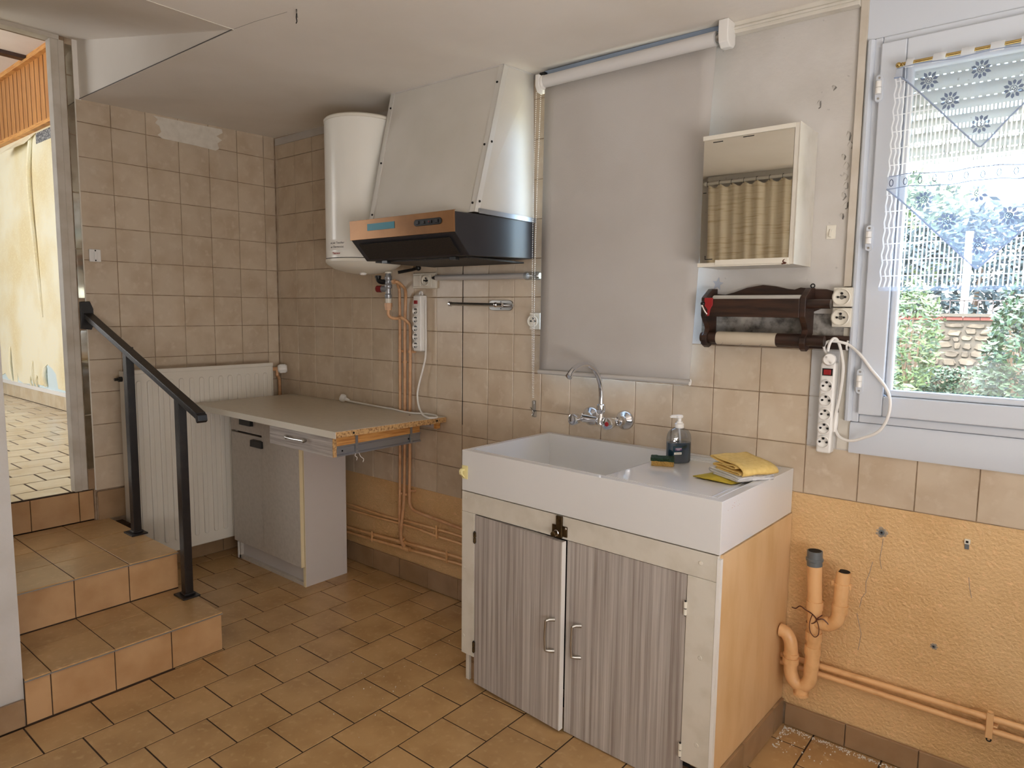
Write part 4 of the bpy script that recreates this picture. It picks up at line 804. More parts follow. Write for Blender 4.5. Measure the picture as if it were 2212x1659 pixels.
obj('dowel', MB().tube([(2.53, -.068, 1.221), (2.902, -.068, 1.221)], .0155, 16), 'wood_dark', ph, smooth=True)
obj('dowel_sleeve', MB().tube([(2.769, -.068, 1.221), (2.838, -.068, 1.221)], .0195, 18), 'wood_dark', ph, smooth=True)
obj('dowel_sleeve', MB().tube([(2.558, -.068, 1.221), (2.582, -.068, 1.221)], .0185, 18), 'wood_dark', ph, smooth=True)
obj('hanging_eye', MB().tube([(2.848 + .0055 * math.cos(a * PI / 6), -.02, 1.381 + .0055 * math.sin(a * PI / 6)) for a in range(12)], .002, 6, closed=True).tube([(2.538 + .005 * math.cos(a * PI / 6), -.02, 1.369 + .005 * math.sin(a * PI / 6)) for a in range(12)], .002, 6, closed=True), 'black', ph)
crd = thing('cardboard_tube', 'empty cardboard tube on the dowel of the oak rack', 'tube', (2.677, -.068, 1.20))
rings = MB(); n = 20
for (r0, r1) in ((.0205, .0190),):
    for x in (2.584, 2.768):
        for r in (r0, r1):
            for k in range(n): a = 2 * PI * k / n; rings.v.append((x, -.068 + r * math.cos(a), 1.2205 + r * math.sin(a)))
    for k in range(n):
        j = (k + 1) % n; rings.f += [(k, j, 2 * n + j, 2 * n + k), (n + k, 3 * n + k, 3 * n + j, n + j), (k, n + k, n + j, j), (2 * n + k, 2 * n + j, 3 * n + j, 3 * n + k)]
obj('tube_wall', rings, 'card', crd, smooth=True)
sp_ = MB()
for s0 in (2.60, 2.66, 2.72):
    sp_.tube([(s0 + .03 * k / 10, -.068 + .0207 * math.cos(-PI + k * PI / 10), 1.2205 + .0207 * math.sin(-PI + k * PI / 10 + PI / 2)) for k in range(11)], .0004, 4)
obj('spiral_seam', sp_, 'ink_soft', crd)
tag(obj('foil_roll', MB().tube([(2.562, -.055, 1.337), (2.828, -.055, 1.337)], .017, 16), 'white', smooth=True), 'white film roll lying inside the oak rack shelf', 'roll')
po = thing('bottle_opener', 'red tag with small metal blade hanging on the oak rack', 'opener', (2.566, -.108, 1.288))
obj('red_body', MB().prism([(2.553, 1.345), (2.580, 1.345), (2.580, 1.322), (2.573, 1.311), (2.570, 1.29), (2.563, 1.288), (2.564, 1.309), (2.553, 1.322)], 'y', -.110, -.1045), 'red', po, bevel=.001)
obj('blade', MB().tube(spl([(2.548, -.113, 1.324), (2.553, -.114, 1.312), (2.560, -.114, 1.301), (2.566, -.113, 1.294)], 4), .0032, 8), 'chrome', po, smooth=True)
obj('rivet_knob', MB().ball((2.549, -.110, 1.327), .0075, 6), 'black', po, smooth=True)

# ------------------------------------------------------------------ sink on its cabinet
def S(u, v, z):
    """sink frame: u = metres from its end beside the hanging drawer, v = metres behind its front"""
    t = u / .935; s_ = v / .485
    fx, fy = 1.873 + (2.803 - 1.873) * t, -.485 - .035 * t
    bx, by = 1.883 + (2.818 - 1.883) * t, -.003
    return (fx + (bx - fx) * s_, fy + (by - fy) * s_, z)
def SB(*b): return MB().box(*b).warp(S)
sk = thing('sink', 'white rectangular ceramic sink with draining board', 'sink', (2.34, -.26, .687))
A = [0, .026, .545, .909, .935]; B = [0, .026, .455, .485]; zt, zd, zb = .826, .8165, .705
g = MB(); vid = {}
def V_(u, v, z):
    k = (round(u, 4), round(v, 4), round(z, 4))
    if k not in vid: vid[k] = len(g.v); g.v.append(k)
    return vid[k]
def Fc(*p): g.f.append(tuple(V_(*q) for q in p))
for i in range(4):
    for j in range(3):
        if j == 1 and i in (1, 2): continue
        Fc((A[i], B[j], zt), (A[i + 1], B[j], zt), (A[i + 1], B[j + 1], zt), (A[i], B[j + 1], zt))
iu0, iu1, iv0, iv1 = A[1] + .016, A[2] - .012, B[1] + .012, B[2] - .016
Fc((iu0, iv0, zb), (iu1, iv0, zb), (iu1, iv1, zb), (iu0, iv1, zb))
Fc((A[2], B[1], zd), (A[3], B[1], zd), (A[3], B[2], zd), (A[2], B[2], zd))
Fc((A[1], B[1], zt), (A[1], B[2], zt), (iu0, iv1, zb), (iu0, iv0, zb))
Fc((A[2], B[1], zd), (A[2], B[2], zd), (iu1, iv1, zb), (iu1, iv0, zb))
Fc((A[1], B[1], zt), (iu0, iv0, zb), (iu1, iv0, zb), (A[2], B[1], zd), (A[2], B[1], zt))
Fc((A[1], B[2], zt), (A[2], B[2], zt), (A[2], B[2], zd), (iu1, iv1, zb), (iu0, iv1, zb))
Fc((A[2], B[1], zt), (A[2], B[1], zd), (A[3], B[1], zd), (A[3], B[1], zt)); Fc((A[2], B[2], zt), (A[3], B[2], zt), (A[3], B[2], zd), (A[2], B[2], zd))
Fc((A[3], B[1], zt), (A[3], B[1], zd), (A[3], B[2], zd), (A[3], B[2], zt))
z0 = .687
for i in range(4):
    Fc((A[i], 0, z0), (A[i + 1], 0, z0), (A[i + 1], 0, zt), (A[i], 0, zt)); Fc((A[i], B[3], z0), (A[i], B[3], zt), (A[i + 1], B[3], zt), (A[i + 1], B[3], z0))
for j in range(3):
    Fc((0, B[j], z0), (0, B[j], zt), (0, B[j + 1], zt), (0, B[j + 1], z0)); Fc((A[4], B[j], z0), (A[4], B[j + 1], z0), (A[4], B[j + 1], zt), (A[4], B[j], zt))
bo = [(A[i], 0, z0) for i in range(5)] + [(A[4], B[j], z0) for j in (1, 2, 3)] + [(A[i], B[3], z0) for i in (3, 2, 1, 0)] + [(0, B[j], z0) for j in (2, 1)]
Fc(*bo[::-1]); g.warp(S)
so = obj('basin', g, 'ceramic', sk, bevel=.009, seg=4)
dg_ = MB()
for d in (.012, .030): dg_.tube([S(A[2] + .01, B[1] + d, zd), S(A[3] - d, B[1] + d, zd), S(A[3] - d, B[2] - d, zd), S(A[2] + .05, B[2] - d, zd)], .0025, 6)
obj('drain_ridge', dg_, 'ceramic', sk, smooth=True)
obj('waste_outlet', MB().lathe([(.028, zb), (.028, zb + .002), (.018, zb + .0025)], S(.28, .24, 0), 20), 'chrome', sk, smooth=True)
stn = MB()
for k in range(12): u_, z_ = R.uniform(.0, .10), R.uniform(.795, .812); stn.ball(S(.9345, .03 + u_, z_), (.0006, R.uniform(.003, .008), R.uniform(.001, .003)), 4)
obj('chipped_spots', stn, mat('rusty chip', (176, 140, 120), .7), sk)
hk = thing('adhesive_hook', 'ivory adhesive hook stuck on the sink corner', 'hook', (1.885, -.49, .728))
obj('plate', MB().box(1.876, 1.902, -.4895, -.4865, .728, .774), 'yellow_hook', hk, bevel=.001)
obj('hook_tongue', MB().prism([(-.489, .763), (-.502, .765), (-.508, .757), (-.506, .745), (-.494, .735), (-.489, .731), (-.489, .736), (-.499, .747), (-.499, .756), (-.489, .756)], 'x', 1.880, 1.890), 'yellow_hook', hk, bevel=.001)
sc_ = thing('sink_cabinet', 'cream framed sink cabinet with two striped grey doors and orange side', 'cabinet', (2.34, -.26, 0))
obj('carcass', SB(.004, .020, .02, .48, .0, .684).warp(lambda x, y, z: (x, y, z)), 'cream', sc_)
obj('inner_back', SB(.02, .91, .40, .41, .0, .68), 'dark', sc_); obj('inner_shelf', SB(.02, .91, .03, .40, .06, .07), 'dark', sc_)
obj('stile', SB(.0, .060, .0, .022, .105, .614), 'cream', sc_, bevel=.0015); obj('stile', SB(.848, .929, .0, .022, .095, .614), 'cream', sc_, bevel=.0015)
obj('top_rail', SB(.0, .931, .0, .022, .6145, .684), 'cream', sc_, bevel=.0015)
sdp = obj('side_panel', SB(.921, .938, .012, .485, .085, .685), 'orange_smooth', sc_, label='orange painted side panel')
obj('bare_edge', SB(.929, .9385, -.001, .012, .10, .676), 'white', sdp)
obj('kick_board', SB(.02, .92, .06, .07, .0, .09), 'skirt', sc_)
for (u0, u1, v0) in ((.012, .060, .03), (.862, .918, .03)): obj('skirting_tile', SB(u0, u1, v0, v0 + .012, .002, .10), 'skirt', sc_, bevel=.001)
for v0, v1 in ((.012, .18), (.183, .40), (.403, .478)): obj('skirting_tile', SB(.9385, .9475, v0, v1, .002, .086), 'skirt', sc_, bevel=.001)
obj('skirting_tile', SB(-.008, .002, .03, .20, .002, .096), 'skirt', sc_, bevel=.001)
for u, z in ((.012, .415), (.010, .169), (.018, .664), (.884, .655), (.893, .40), (.893, .157)): obj('screw', MB().lathe([(.006, 0), (.0058, .0012), (.004, .0018)], S(u, -.0002, z), 12, (0, -1, 0)), 'cream', sc_)
hz = 2.06
d1_ = obj('door', MB().box(.062, .446, .001, .019, .013, .611).warp(lambda x, y, z: (lambda q: (q[0], q[1] - (x - .062) / .384 * .020, q[2]))(S(x, y, z))), 'lam_v', sc_, label='door standing slightly proud of the frame')
obj('edge_band', MB().box(.4465, .449, .001, .019, .013, .611).warp(lambda x, y, z: (lambda q: (q[0], q[1] - .0202, q[2]))(S(x, y, z))), 'white', d1_)
d2_ = obj('door', SB(.452, .846, .003, .020, .004, .6125), 'lam_v', sc_)
def handle(par, u, dy):
    x, y, _ = S(u, 0, 0); y += dy; q = MB()
    for s_ in (-1, 1):
        zz = .3125 + s_ * .050; q.tube([(x + .020, y + .001, zz), (x + .006, y - .010, zz), (x, y - .019, zz - s_ * .003)], [.0065, .0055, .0045], 10)
    q.tube(spl([(x, y - .019, .3125 + .048), (x - .002, y - .020, .3125), (x, y - .019, .3125 - .048)], 4), .0042, 10)
    return obj('handle', q, 'steel', par, smooth=True)
handle(d1_, .404, -.018); handle(d2_, .489, .003)
for (u, z, d, p_, m_) in ((.063, .127, 0, d1_, 'brass_dark'), (.065, .516, 0, d1_, 'brass_dark'), (.847, .505, 0, d2_, 'white_warm'), (.848, .108, 0, d2_, 'white_warm')):
    q = S(u, -.003, z); h = obj('hinge', MB().cyl((q[0], q[1], z), (q[0], q[1], z + .016), .0048, n=10).cyl((q[0], q[1], z + .019), (q[0], q[1], z + .036), .0048, n=10), m_, p_, smooth=True)
    obj('hinge_pin', MB().cyl((q[0], q[1], z - .003), (q[0], q[1], z + .039), .0028, n=8), 'black', h)
lt = thing('latch', 'tarnished brass slide latch on the sink cabinet top rail', 'latch', S(.424, -.01, .61))
lx, ly, _ = S(.424, -.001, 0)
obj('plate', MB().box(lx - .026, lx + .030, ly - .004, ly, .622, .655), 'brass_dark', lt, bevel=.002)
obj('bolt', MB().box(lx - .008, lx + .014, ly - .010, ly - .002, .618, .686), 'brass_dark', lt, bevel=.002)
obj('knob', MB().lathe([(.008, 0), (.007, .010), (.009, .016), (.007, .021), (.003, .022)], (lx - .006, ly - .008, .632), 14, (0, -1, 0)), 'brass_dark', lt, smooth=True)
obj('washer', MB().tube([(lx - .006 + .0085 * math.cos(k * PI / 6), ly - .0105, .632 + .0085 * math.sin(k * PI / 6)) for k in range(12)], .0014, 6, closed=True), 'chrome', lt)
obj('screw', MB().lathe([(.0045, 0), (.003, .002)], (lx + .024, ly - .004, .649), 10, (0, -1, 0)), 'chrome', lt)

# ------------------------------------------------------------------ tap
tp = thing('tap', 'chrome wall mixer tap with swan neck spout over the sink', 'tap', (2.15, -.05, .88))
for x in (2.079, 2.223): obj('rosette', MB().lathe([(.036, .0), (.0355, .004), (.030, .010), (.018, .019), (.0135, .026), (.0135, .034), (.016, .036), (.016, .050), (.011, .052), (.011, .066)], (x, .0, .910), 32, (0, -1, 0)), 'chrome', tp, smooth=True)
obj('body', MB().tube([(2.074, -.066, .910), (2.09, -.067, .910), (2.13, -.069, .910), (2.17, -.069, .910), (2.212, -.067, .910), (2.228, -.066, .910)], [.012, .0155, .0125, .0125, .0155, .012], 16).lathe([(.020, .896), (.020, .912), (.014, .925), (.0115, .934), (.0145, .938), (.0165, .950), (.0155, .966), (.012, .969)], (2.160, -.066, 0), 20), 'chrome', tp, smooth=True)
sp = [(2.160, -.066, .966), (2.160, -.066, 1.0), (2.159, -.074, 1.045), (2.157, -.105, 1.090), (2.154, -.150, 1.115), (2.151, -.195, 1.115), (2.148, -.232, 1.100), (2.146, -.253, 1.083)]
ps = spl(sp, 6); obj('spout', MB().tube(ps, .0092, 14).lathe([(.0115, 0), (.0115, .010), (.0095, .011)], Vector(sp[-1]) - Vector((0, .003, -.002)) * -1 + Vector((0, .004, .003)), 16, (-.05, -.75, -.66)), 'chrome', tp, smooth=True)
for x, rr in ((2.079, 0), (2.223, 1)):
    q = MB(); n = 24; prof = [(.013, 0), (.0145, .008), (.019, .022), (.0215, .042), (.0205, .050), (.0175, .0515), (.004, .052)]
    for (r, z) in prof:
        for k in range(n):
            a = 2 * PI * k / n; r2 = r * (1 + (.10 * abs(math.cos(1.5 * a)) - .06) * min(1, z / .03)); q.v.append((x + r2 * math.cos(a), -.076 - z, .910 + r2 * math.sin(a)))
    for i in range(len(prof) - 1):
        for k in range(n): q.f.append((i * n + k, i * n + (k + 1) % n, (i + 1) * n + (k + 1) % n, (i + 1) * n + k))
    q.f.append(tuple(range((len(prof) - 1) * n, len(prof) * n)))
    kn = obj('knob', q, 'chrome', tp, smooth=True)
    if rr: obj('red_dot', MB().lathe([(.0085, 0), (.008, .001), (.002, .0012)], (x, -.1275, .910), 16, (0, -1, 0)), 'red', kn, label='red hot water disc')
    else: obj('end_ring', MB().tube([(x + .0165 * math.cos(k * PI / 10), -.1275, .910 + .0165 * math.sin(k * PI / 10)) for k in range(20)], .0012, 6, closed=True), 'steel', kn)

# ------------------------------------------------------------------ things on the draining board
ZD = .8170
sb = thing('soap_bottle', 'pump soap bottle half full of dark teal soap', 'bottle', (2.494, -.128, ZD))
ang = math.radians(52)
def oval(prof, n=36, p=2.6):
    mb = MB()
    for (a, b, z) in prof:
        for k in range(n):
            t = 2 * PI * k / n; c_, s_ = math.cos(t), math.sin(t)
            x = a * math.copysign(abs(c_) ** (2 / p), c_); y = b * math.copysign(abs(s_) ** (2 / p), s_)
            mb.v.append((2.494 + x * math.cos(ang) - y * math.sin(ang), -.128 + x * math.sin(ang) + y * math.cos(ang), ZD + z))
    for i in range(len(prof) - 1):
        for k in range(n): mb.f.append((i * n + k, i * n + (k + 1) % n, (i + 1) * n + (k + 1) % n, (i + 1) * n + k))
    mb.f += [tuple(range(n))[::-1], tuple(range((len(prof) - 1) * n, len(prof) * n))]
    return mb
obj('bottle_wall', oval([(.038, .020, 0), (.0405, .0225, .006), (.0405, .0225, .078), (.038, .0215, .092), (.031, .019, .104), (.018, .0145, .111), (.0135, .0125, .1135)]), 'bottle', sb, smooth=True)
obj('soap', oval([(.0370, .0190, .0015), (.0395, .0215, .007), (.0395, .0215, .066)]), 'soap', sb, smooth=True)
obj('pump_collar', MB().lathe([(.0135, .112), (.0145, .114), (.0145, .126), (.0105, .129), (.0105, .133)], (2.494, -.128, ZD), 24), 'white', sb, smooth=True)
obj('pump_head', MB().lathe([(.0062, .132), (.0062, .144), (.0105, .146), (.0115, .151), (.009, .154)], (2.494, -.128, ZD), 20).tube([(2.494, -.128, ZD + .149), (2.472, -.140, ZD + .1485), (2.469, -.1415, ZD + .145)], [.006, .005, .0035], 10), 'white', sb, smooth=True)
obj('dip_tube', MB().tube([(2.494, -.128, ZD + .112), (2.499, -.126, ZD + .06)], .003, 8), 'white', sb)
lab = math.atan2(-.62, .78)  # the broad side looks towards the room
def facing(u, z, d=.0232): return (2.494 + u * math.cos(ang) + d * math.sin(ang), -.128 + u * math.sin(ang) - d * math.cos(ang), ZD + z)
rotl = (PI / 2, 0, ang)
def fbox(u0, u1, z0, z1, d): return MB().hexa([facing(u0, z0, d - .0006), facing(u1, z0, d - .0006), facing(u1, z1, d - .0006), facing(u0, z1, d - .0006), facing(u0, z0, d), facing(u1, z0, d), facing(u1, z1, d), facing(u0, z1, d)])
l1 = obj('label', fbox(-.030, .002, .028, .056, .0231), 'soap', sb)
obj('purple_band', fbox(-.022, .0, .043, .051, .0234), 'purple', l1); obj('white_band', fbox(-.026, .0, .030, .037, .0234), 'paper', l1)
text('lettering', 'LAVANDE', .0046, 'paper', facing(-.011, .049, .0236), rotl, l1); text('lettering', 'Savon', .0042, 'paper', facing(-.011, .0455, .0236), rotl, l1); text('lettering', 'creme lavante', .0036, 'ink', facing(-.012, .0335, .0236), rotl, l1)
text('lettering', 'Cien', .0145, 'ink', facing(-.019, .0735, .0234), rotl, sb)
spg = thing('sponge', 'worn yellow sponge with dark green scouring side', 'sponge', (2.474, -.197, ZD))
def blob(x0, x1, y0, y1, z0, z1, rz, cx, cy, amp, n=9):
    mb = MB(); mm = Matrix.Rotation(rz, 3, 'Z'); rr = random.Random(int(z0 * 1e4) + n)
    def pt(u, v, w_): return Vector((x0 + (x1 - x0) * u, y0 + (y1 - y0) * v, z0 + (z1 - z0) * w_))
    idx = {}
    def vid_(i, j, k):
        if (i, j, k) not in idx:
            p = pt(i / n, j / n, k) + Vector((rr.uniform(-1, 1), rr.uniform(-1, 1), rr.uniform(-.6, .6) if k else 0)) * amp; p = mm @ p; idx[(i, j, k)] = len(mb.v); mb.v.append((cx + p.x, cy + p.y, p.z))
        return idx[(i, j, k)]
    for i in range(n):
        for j in range(n):
            mb.f.append((vid_(i, j, 1), vid_(i + 1, j, 1), vid_(i + 1, j + 1, 1), vid_(i, j + 1, 1))); mb.f.append((vid_(i, j, 0), vid_(i, j + 1, 0), vid_(i + 1, j + 1, 0), vid_(i + 1, j, 0)))
    for i in range(n):
        mb.f += [(vid_(i, 0, 0), vid_(i + 1, 0, 0), vid_(i + 1, 0, 1), vid_(i, 0, 1)), (vid_(i, n, 0), vid_(i, n, 1), vid_(i + 1, n, 1), vid_(i + 1, n, 0)), (vid_(0, i, 0), vid_(0, i, 1), vid_(0, i + 1, 1), vid_(0, i + 1, 0)), (vid_(n, i, 0), vid_(n, i + 1, 0), vid_(n, i + 1, 1), vid_(n, i, 1))]
    return mb
obj('foam', blob(-.034, .034, -.024, .024, ZD, ZD + .016, .45, 2.474, -.197, .0016), 'sponge_y', spg, smooth=True)
obj('scouring_pad', blob(-.035, .035, -.025, .025, ZD + .0155, ZD + .025, .45, 2.474, -.197, .0022), 'sponge_g', spg, smooth=True)
E1 = Vector((.864, -.504, 0)); E2 = Vector((.504, .864, 0))
def folded(prof, o, L, th, e1, e2, n=7, wob=.0012, seed=1, m=''):
    """a cloth folded along prof (distance, height) and reaching L along e2"""
    rr = random.Random(seed); mb = MB(); P = spl([(a, b, 0) for a, b in prof], 5); N = len(P)
    for i in range(N):
        for j in range(n + 1):
            q = Vector(o) + e1 * P[i].x + e2 * (L * j / n + rr.uniform(-.4, .4) * .001) + Vector((0, 0, P[i].y + rr.uniform(-1, 1) * wob * .3 + .0012 * math.sin(j * 1.3 + i * .2))); mb.v.append(tuple(q))
    for i in range(N - 1):
        for j in range(n): a = i * (n + 1) + j; mb.f.append((a, a + 1, a + n + 2, a + n + 1))
    return mb
def cloth(name, label, mb, m, th):
    o = obj(name, mb, m, None, smooth=True); s_ = o.modifiers.new('thick', 'SOLIDIFY'); s_.thickness = th; s_.offset = 0; return tag(o, label, 'cloth')
yg = MB(); pts_ = [(2.620, -.292), (2.68, -.302), (2.741, -.304), (2.775, -.20), (2.782, -.115), (2.776, -.082), (2.745, -.076), (2.70, -.10), (2.65, -.19)]
yg.v = [(a, b, ZD + .0045 + .0015 * math.sin(k * 2.1)) for k, (a, b) in enumerate(pts_)] + [(2.71, -.19, ZD + .0045)]; yg.f = [(k, (k + 1) % 9, 9) for k in range(9)]
cloth('cleaning_cloth', 'flat worn yellow green cloth lying under the white terry cloth', yg, 'yellow_green', .0025)
cloth('cleaning_cloth', 'folded white terry cloth between the two yellow cloths', folded([(.02, .0075), (.075, .0075), (.122, .0075), (.131, .0105), (.122, .0135), (.075, .0145), (.012, .014), (.002, .0175), (.012, .021), (.07, .022), (.122, .0195), (.133, .016)], (2.642, -.229, ZD + .0025), .124, .004, E1, E2, seed=4), 'white_cloth', .0055)
cloth('cleaning_cloth', 'folded golden yellow felt cloth on top of the white terry cloth', folded([(.02, .029), (.07, .0275), (.118, .0275), (.128, .031), (.118, .035), (.06, .035), (.012, .036), (.016, .041), (.045, .043), (.085, .042), (.104, .0435), (.108, .048), (.096, .0505), (.06, .0465), (.03, .050), (.004, .0545), (-.006, .058), (.004, .0625), (.04, .0585), (.075, .057), (.11, .0545), (.135, .046), (.142, .036), (.138, .030)], (2.652, -.238, ZD + .002), .122, .003, E1, E2, seed=9), 'yellow', .0026)
obj_tag = MB().hexa([Vector((2.681, -.2465, ZD + .019)), Vector((2.695, -.2555, ZD + .0185)), Vector((2.695, -.2555, ZD + .026)), Vector((2.681, -.2465, ZD + .026)), Vector((2.680, -.2475, ZD + .019)), Vector((2.694, -.2565, ZD + .0185)), Vector((2.694, -.2565, ZD + .026)), Vector((2.680, -.2475, ZD + .026))])

# ------------------------------------------------------------------ drain pipes and wall fixings beside the sink cabinet
dp = thing('drain_pipe', 'orange painted standing drain pipes with trap beside the sink cabinet', 'drain pipe', (2.92, -.06, .13))
YD = -.067; RD = .0205
obj('standpipe', MB().tube([(2.911, YD, .585), (2.914, YD, .52), (2.919, YD, .43), (2.922, YD, .34), (2.921, YD, .26), (2.919, YD, .235)], RD, 20), 'orange_pipe', dp, smooth=True)
obj('grey_collar', MB().tube([(2.912, YD, .558), (2.911, YD, .572), (2.911, YD, .574), (2.911, YD, .580), (2.911, YD, .581), (2.9105, YD, .603)], [.0215, .022, .0245, .0245, .022, .0215], 20), 'grey_pvc', dp, smooth=True, label='dark grey plastic collar on the taller pipe')
obj('pipe_mouth', MB().tube([(2.9105, YD, .6031), (2.9105, YD, .6036)], .0185, 20), 'dark', dp)
obj('branch', MB().tube(spl([(2.921, YD, .388), (2.945, YD - .003, .390), (2.968, YD - .004, .396), (2.983, YD - .005, .414), (2.988, YD - .005, .445), (2.990, YD - .005, .50), (2.993, YD - .005, .562)], 6), .0195, 18), 'orange_pipe', dp, smooth=True)
obj('pipe_mouth', MB().tube([(2.993, YD - .005, .5621), (2.993, YD - .005, .5626)], .0172, 18), 'dark', dp)
for (x, z, r) in ((2.9185, .44, .0235), (2.921, .345, .0235), (2.9205, .30, .0230)): obj('coupling', MB().tube([(x, YD, z - .014), (x, YD, z + .012)], r, 20), 'orange_pipe', dp, smooth=True)
obj('coupling', MB().tube([(2.989, YD - .005, .44), (2.9895, YD - .005, .462)], .0222, 18), 'orange_pipe', dp, smooth=True)
obj('coupling', MB().tube([(2.953, YD - .0035, .392), (2.964, YD - .004, .394)], .0218, 18), 'orange_pipe', dp, smooth=True)
obj('pipe_ring', MB().tube([(2.991, YD - .005, .516), (2.9915, YD - .005, .527)], .0225, 18).box(2.964, 2.971, YD - .012, YD + .002, .516, .530).box(3.010, 3.016, YD - .012, YD + .002, .514, .528), 'orange_pipe', dp)
obj('trap', MB().tube(spl([(2.919, YD, .245), (2.917, YD, .205), (2.905, YD, .182), (2.890, YD, .176), (2.873, YD, .185), (2.862, YD, .21), (2.860, YD, .245), (2.8595, YD, .275), (2.856, YD, .305), (2.845, YD, .325), (2.834, YD, .331), (2.8235, YD, .332)], 6), .0198, 18).tube([(2.860, YD, .238), (2.860, YD, .256)], .0238, 18).tube([(2.8605, YD, .262), (2.860, YD, .270)], .0225, 18).tube([(2.895, YD, .150), (2.894, YD, .172)], .0205, 18).tube([(2.895, YD, .1475), (2.895, YD, .155)], .0225, 18), 'orange_pipe', dp, smooth=True)
wi = MB().tube(spl([(2.853, -.060, .41), (2.868, -.075, .416), (2.883, -.085, .431), (2.90, -.088, .425), (2.919, -.089, .418), (2.932, -.090, .405), (2.922, -.088, .39), (2.902, -.075, .383), (2.900, -.06, .386)], 5), .0018, 6)
wi.tube(spl([(2.947, -.088, .423), (2.938, -.092, .414), (2.932, -.092, .405), (2.945, -.092, .412), (2.954, -.090, .410), (2.967, -.088, .398)], 5), .0018, 6).tube(spl([(2.920, -.090, .418), (2.914, -.092, .39), (2.917, -.092, .365), (2.93, -.092, .352), (2.940, -.092, .362), (2.940, -.092, .385), (2.933, -.092, .404)], 5), .0013, 6)
tag(obj('wire', wi, 'brown_wire', smooth=True), 'rusty brown wire twisted around the standing drain pipe', 'wire')
pr1 = pipe('pipe', 'upper painted pipe of the pair along the orange wall', [(2.79, -.030, .237), (3.1, -.030, .240), (3.6, -.030, .246), (4.2, -.03, .252)], .0088, 'orange_pipe', n=3)
pr2 = pipe('pipe', 'lower painted pipe of the pair along the orange wall', [(2.79, -.030, .213), (3.1, -.030, .212), (3.6, -.030, .209), (4.2, -.03, .206)], .0085, 'orange_pipe', n=3)
obj('double_clip', MB().box(3.352, 3.368, -.043, -.036, .192, .262).cyl((3.360, -.040, .262), (3.360, -.040, .266), .007, n=10).box(3.366, 3.378, -.040, .0, .224, .230), 'orange_pipe', pr1, bevel=.002)
obj('clip_eye', MB().tube([(3.361 + .005 * math.cos(k * PI / 5), -.040, .189 + .005 * math.sin(k * PI / 5)) for k in range(10)], .002, 6, closed=True), 'black', pr1)
for x, z, r_, lb in ((3.070, .677, .008, 'grey wall plug in a chipped hole below the tile row'), (3.218, .383, .005, 'small grey wall plug low on the orange wall')):
    pgt = thing('wall_plug', lb, 'wall plug', (x, 0, z)); obj('plug', MB().lathe([(r_, .0), (r_, .002), (r_ * .5, .0025)], (x, .0, z), 10, (0, -1, 0)), 'grey_pvc', pgt)
    ch = MB()
    for k in range(7): a = k * .9; ch.ball((x + r_ * 1.3 * math.cos(a), .0, z + r_ * 1.3 * math.sin(a)), (R.uniform(.5, .9) * r_, .0012, R.uniform(.4, .8) * r_), 4)
    obj('chipped_plaster', ch, 'chip_grey', pgt); obj('hole', MB().lathe([(r_ * .4, 0), (r_ * .4, .0030)], (x, .0, z), 8, (0, -1, 0)), 'dark', pgt)
ib = thing('wall_clip', 'small ivory pipe clip high on the orange wall', 'clip', (3.275, 0, .683))
obj('base', MB().box(3.268, 3.282, -.006, .0, .690, .704), 'white_warm', ib, bevel=.002); obj('tongue', MB().box(3.270, 3.280, -.004, .0, .676, .690), 'grey_pvc', ib, bevel=.001); obj('hole', MB().box(3.272, 3.278, -.0065, -.005, .694, .700), 'dark', ib)
hw = thing('ceiling_hook', 'short twisted wires hanging from the ceiling', 'wire', (1.60, -.916, 2.12))
obj('wire_strand', MB().tube(spl([(1.60, -.916, 2.178), (1.603, -.918, 2.165), (1.592, -.912, 2.158), (1.598, -.914, 2.145), (1.606, -.922, 2.135)], 5), .0016, 6), 'black', hw)
obj('wire_strand', MB().tube(spl([(1.60, -.916, 2.176), (1.59, -.908, 2.168), (1.588, -.905, 2.160)], 5), .0014, 6).tube(spl([(1.603, -.918, 2.165), (1.616, -.925, 2.168)], 5), .0014, 6), 'steel', hw)
# crumbs
cr_ = MB()
for k in range(420):
    if k < 260: t = R.random() ** 1.3; x, y = 2.838 + .34 * t, -.020 - abs(R.gauss(0, .010))
    elif k < 330: x, y = 2.838 + abs(R.gauss(0, .012)), -.03 - R.random() * .12
    elif k < 370: x, y = R.uniform(2.85, 3.0), R.uniform(-.16, -.03)
    else: x, y = R.gauss(1.80, .14), R.gauss(-.66, .14)
    if 1.87 < x < 2.84: continue
    r_ = R.uniform(.0008, .0026) * (1 if k < 370 else .8); cr_.add([Vector((x, y, r_ * .6)) + Vector(i) * r_ for i in ico], icf)
tag(obj('plaster_crumbs', cr_, 'debris', kind='stuff'), 'white plaster crumbs scattered on the floor along the skirting', 'debris')

# ------------------------------------------------------------------ linen curtain the mirror shows
ct = thing('linen_curtain', 'beige linen curtain with slub weave seen in the mirror', 'curtain', (2.0, -2.44, .1))
cv = MB(); nx, nz = 90, 14
for j in range(nz + 1):
    for i in range(nx + 1):
        u, t = i / nx, j / nz; z = 2.105 - t * 1.95 + .010 * math.cos(u * 2 * PI * 11) * (1 - t) ** 3; x = 1.565 + u * .86 + .05 * t * (1 - u)
        cv.v.append((x, -2.45 + (.009 - .005 * t) * math.sin(u * 2 * PI * 11 + .6) + .006 * math.sin(u * 23), z))
cv.f = [(j * (nx + 1) + i, j * (nx + 1) + i + 1, (j + 1) * (nx + 1) + i + 1, (j + 1) * (nx + 1) + i) for j in range(nz) for i in range(nx)]
obj('fabric', cv, 'linen', ct, smooth=True)
rd = tag(obj('curtain_rod', MB().tube([(1.545, -2.45, 2.125), (2.50, -2.45, 2.125)], .010, 12).ball((1.545, -2.45, 2.125), .014), 'alu', smooth=True), 'pale curtain rod carrying the linen curtain', 'curtain rod')
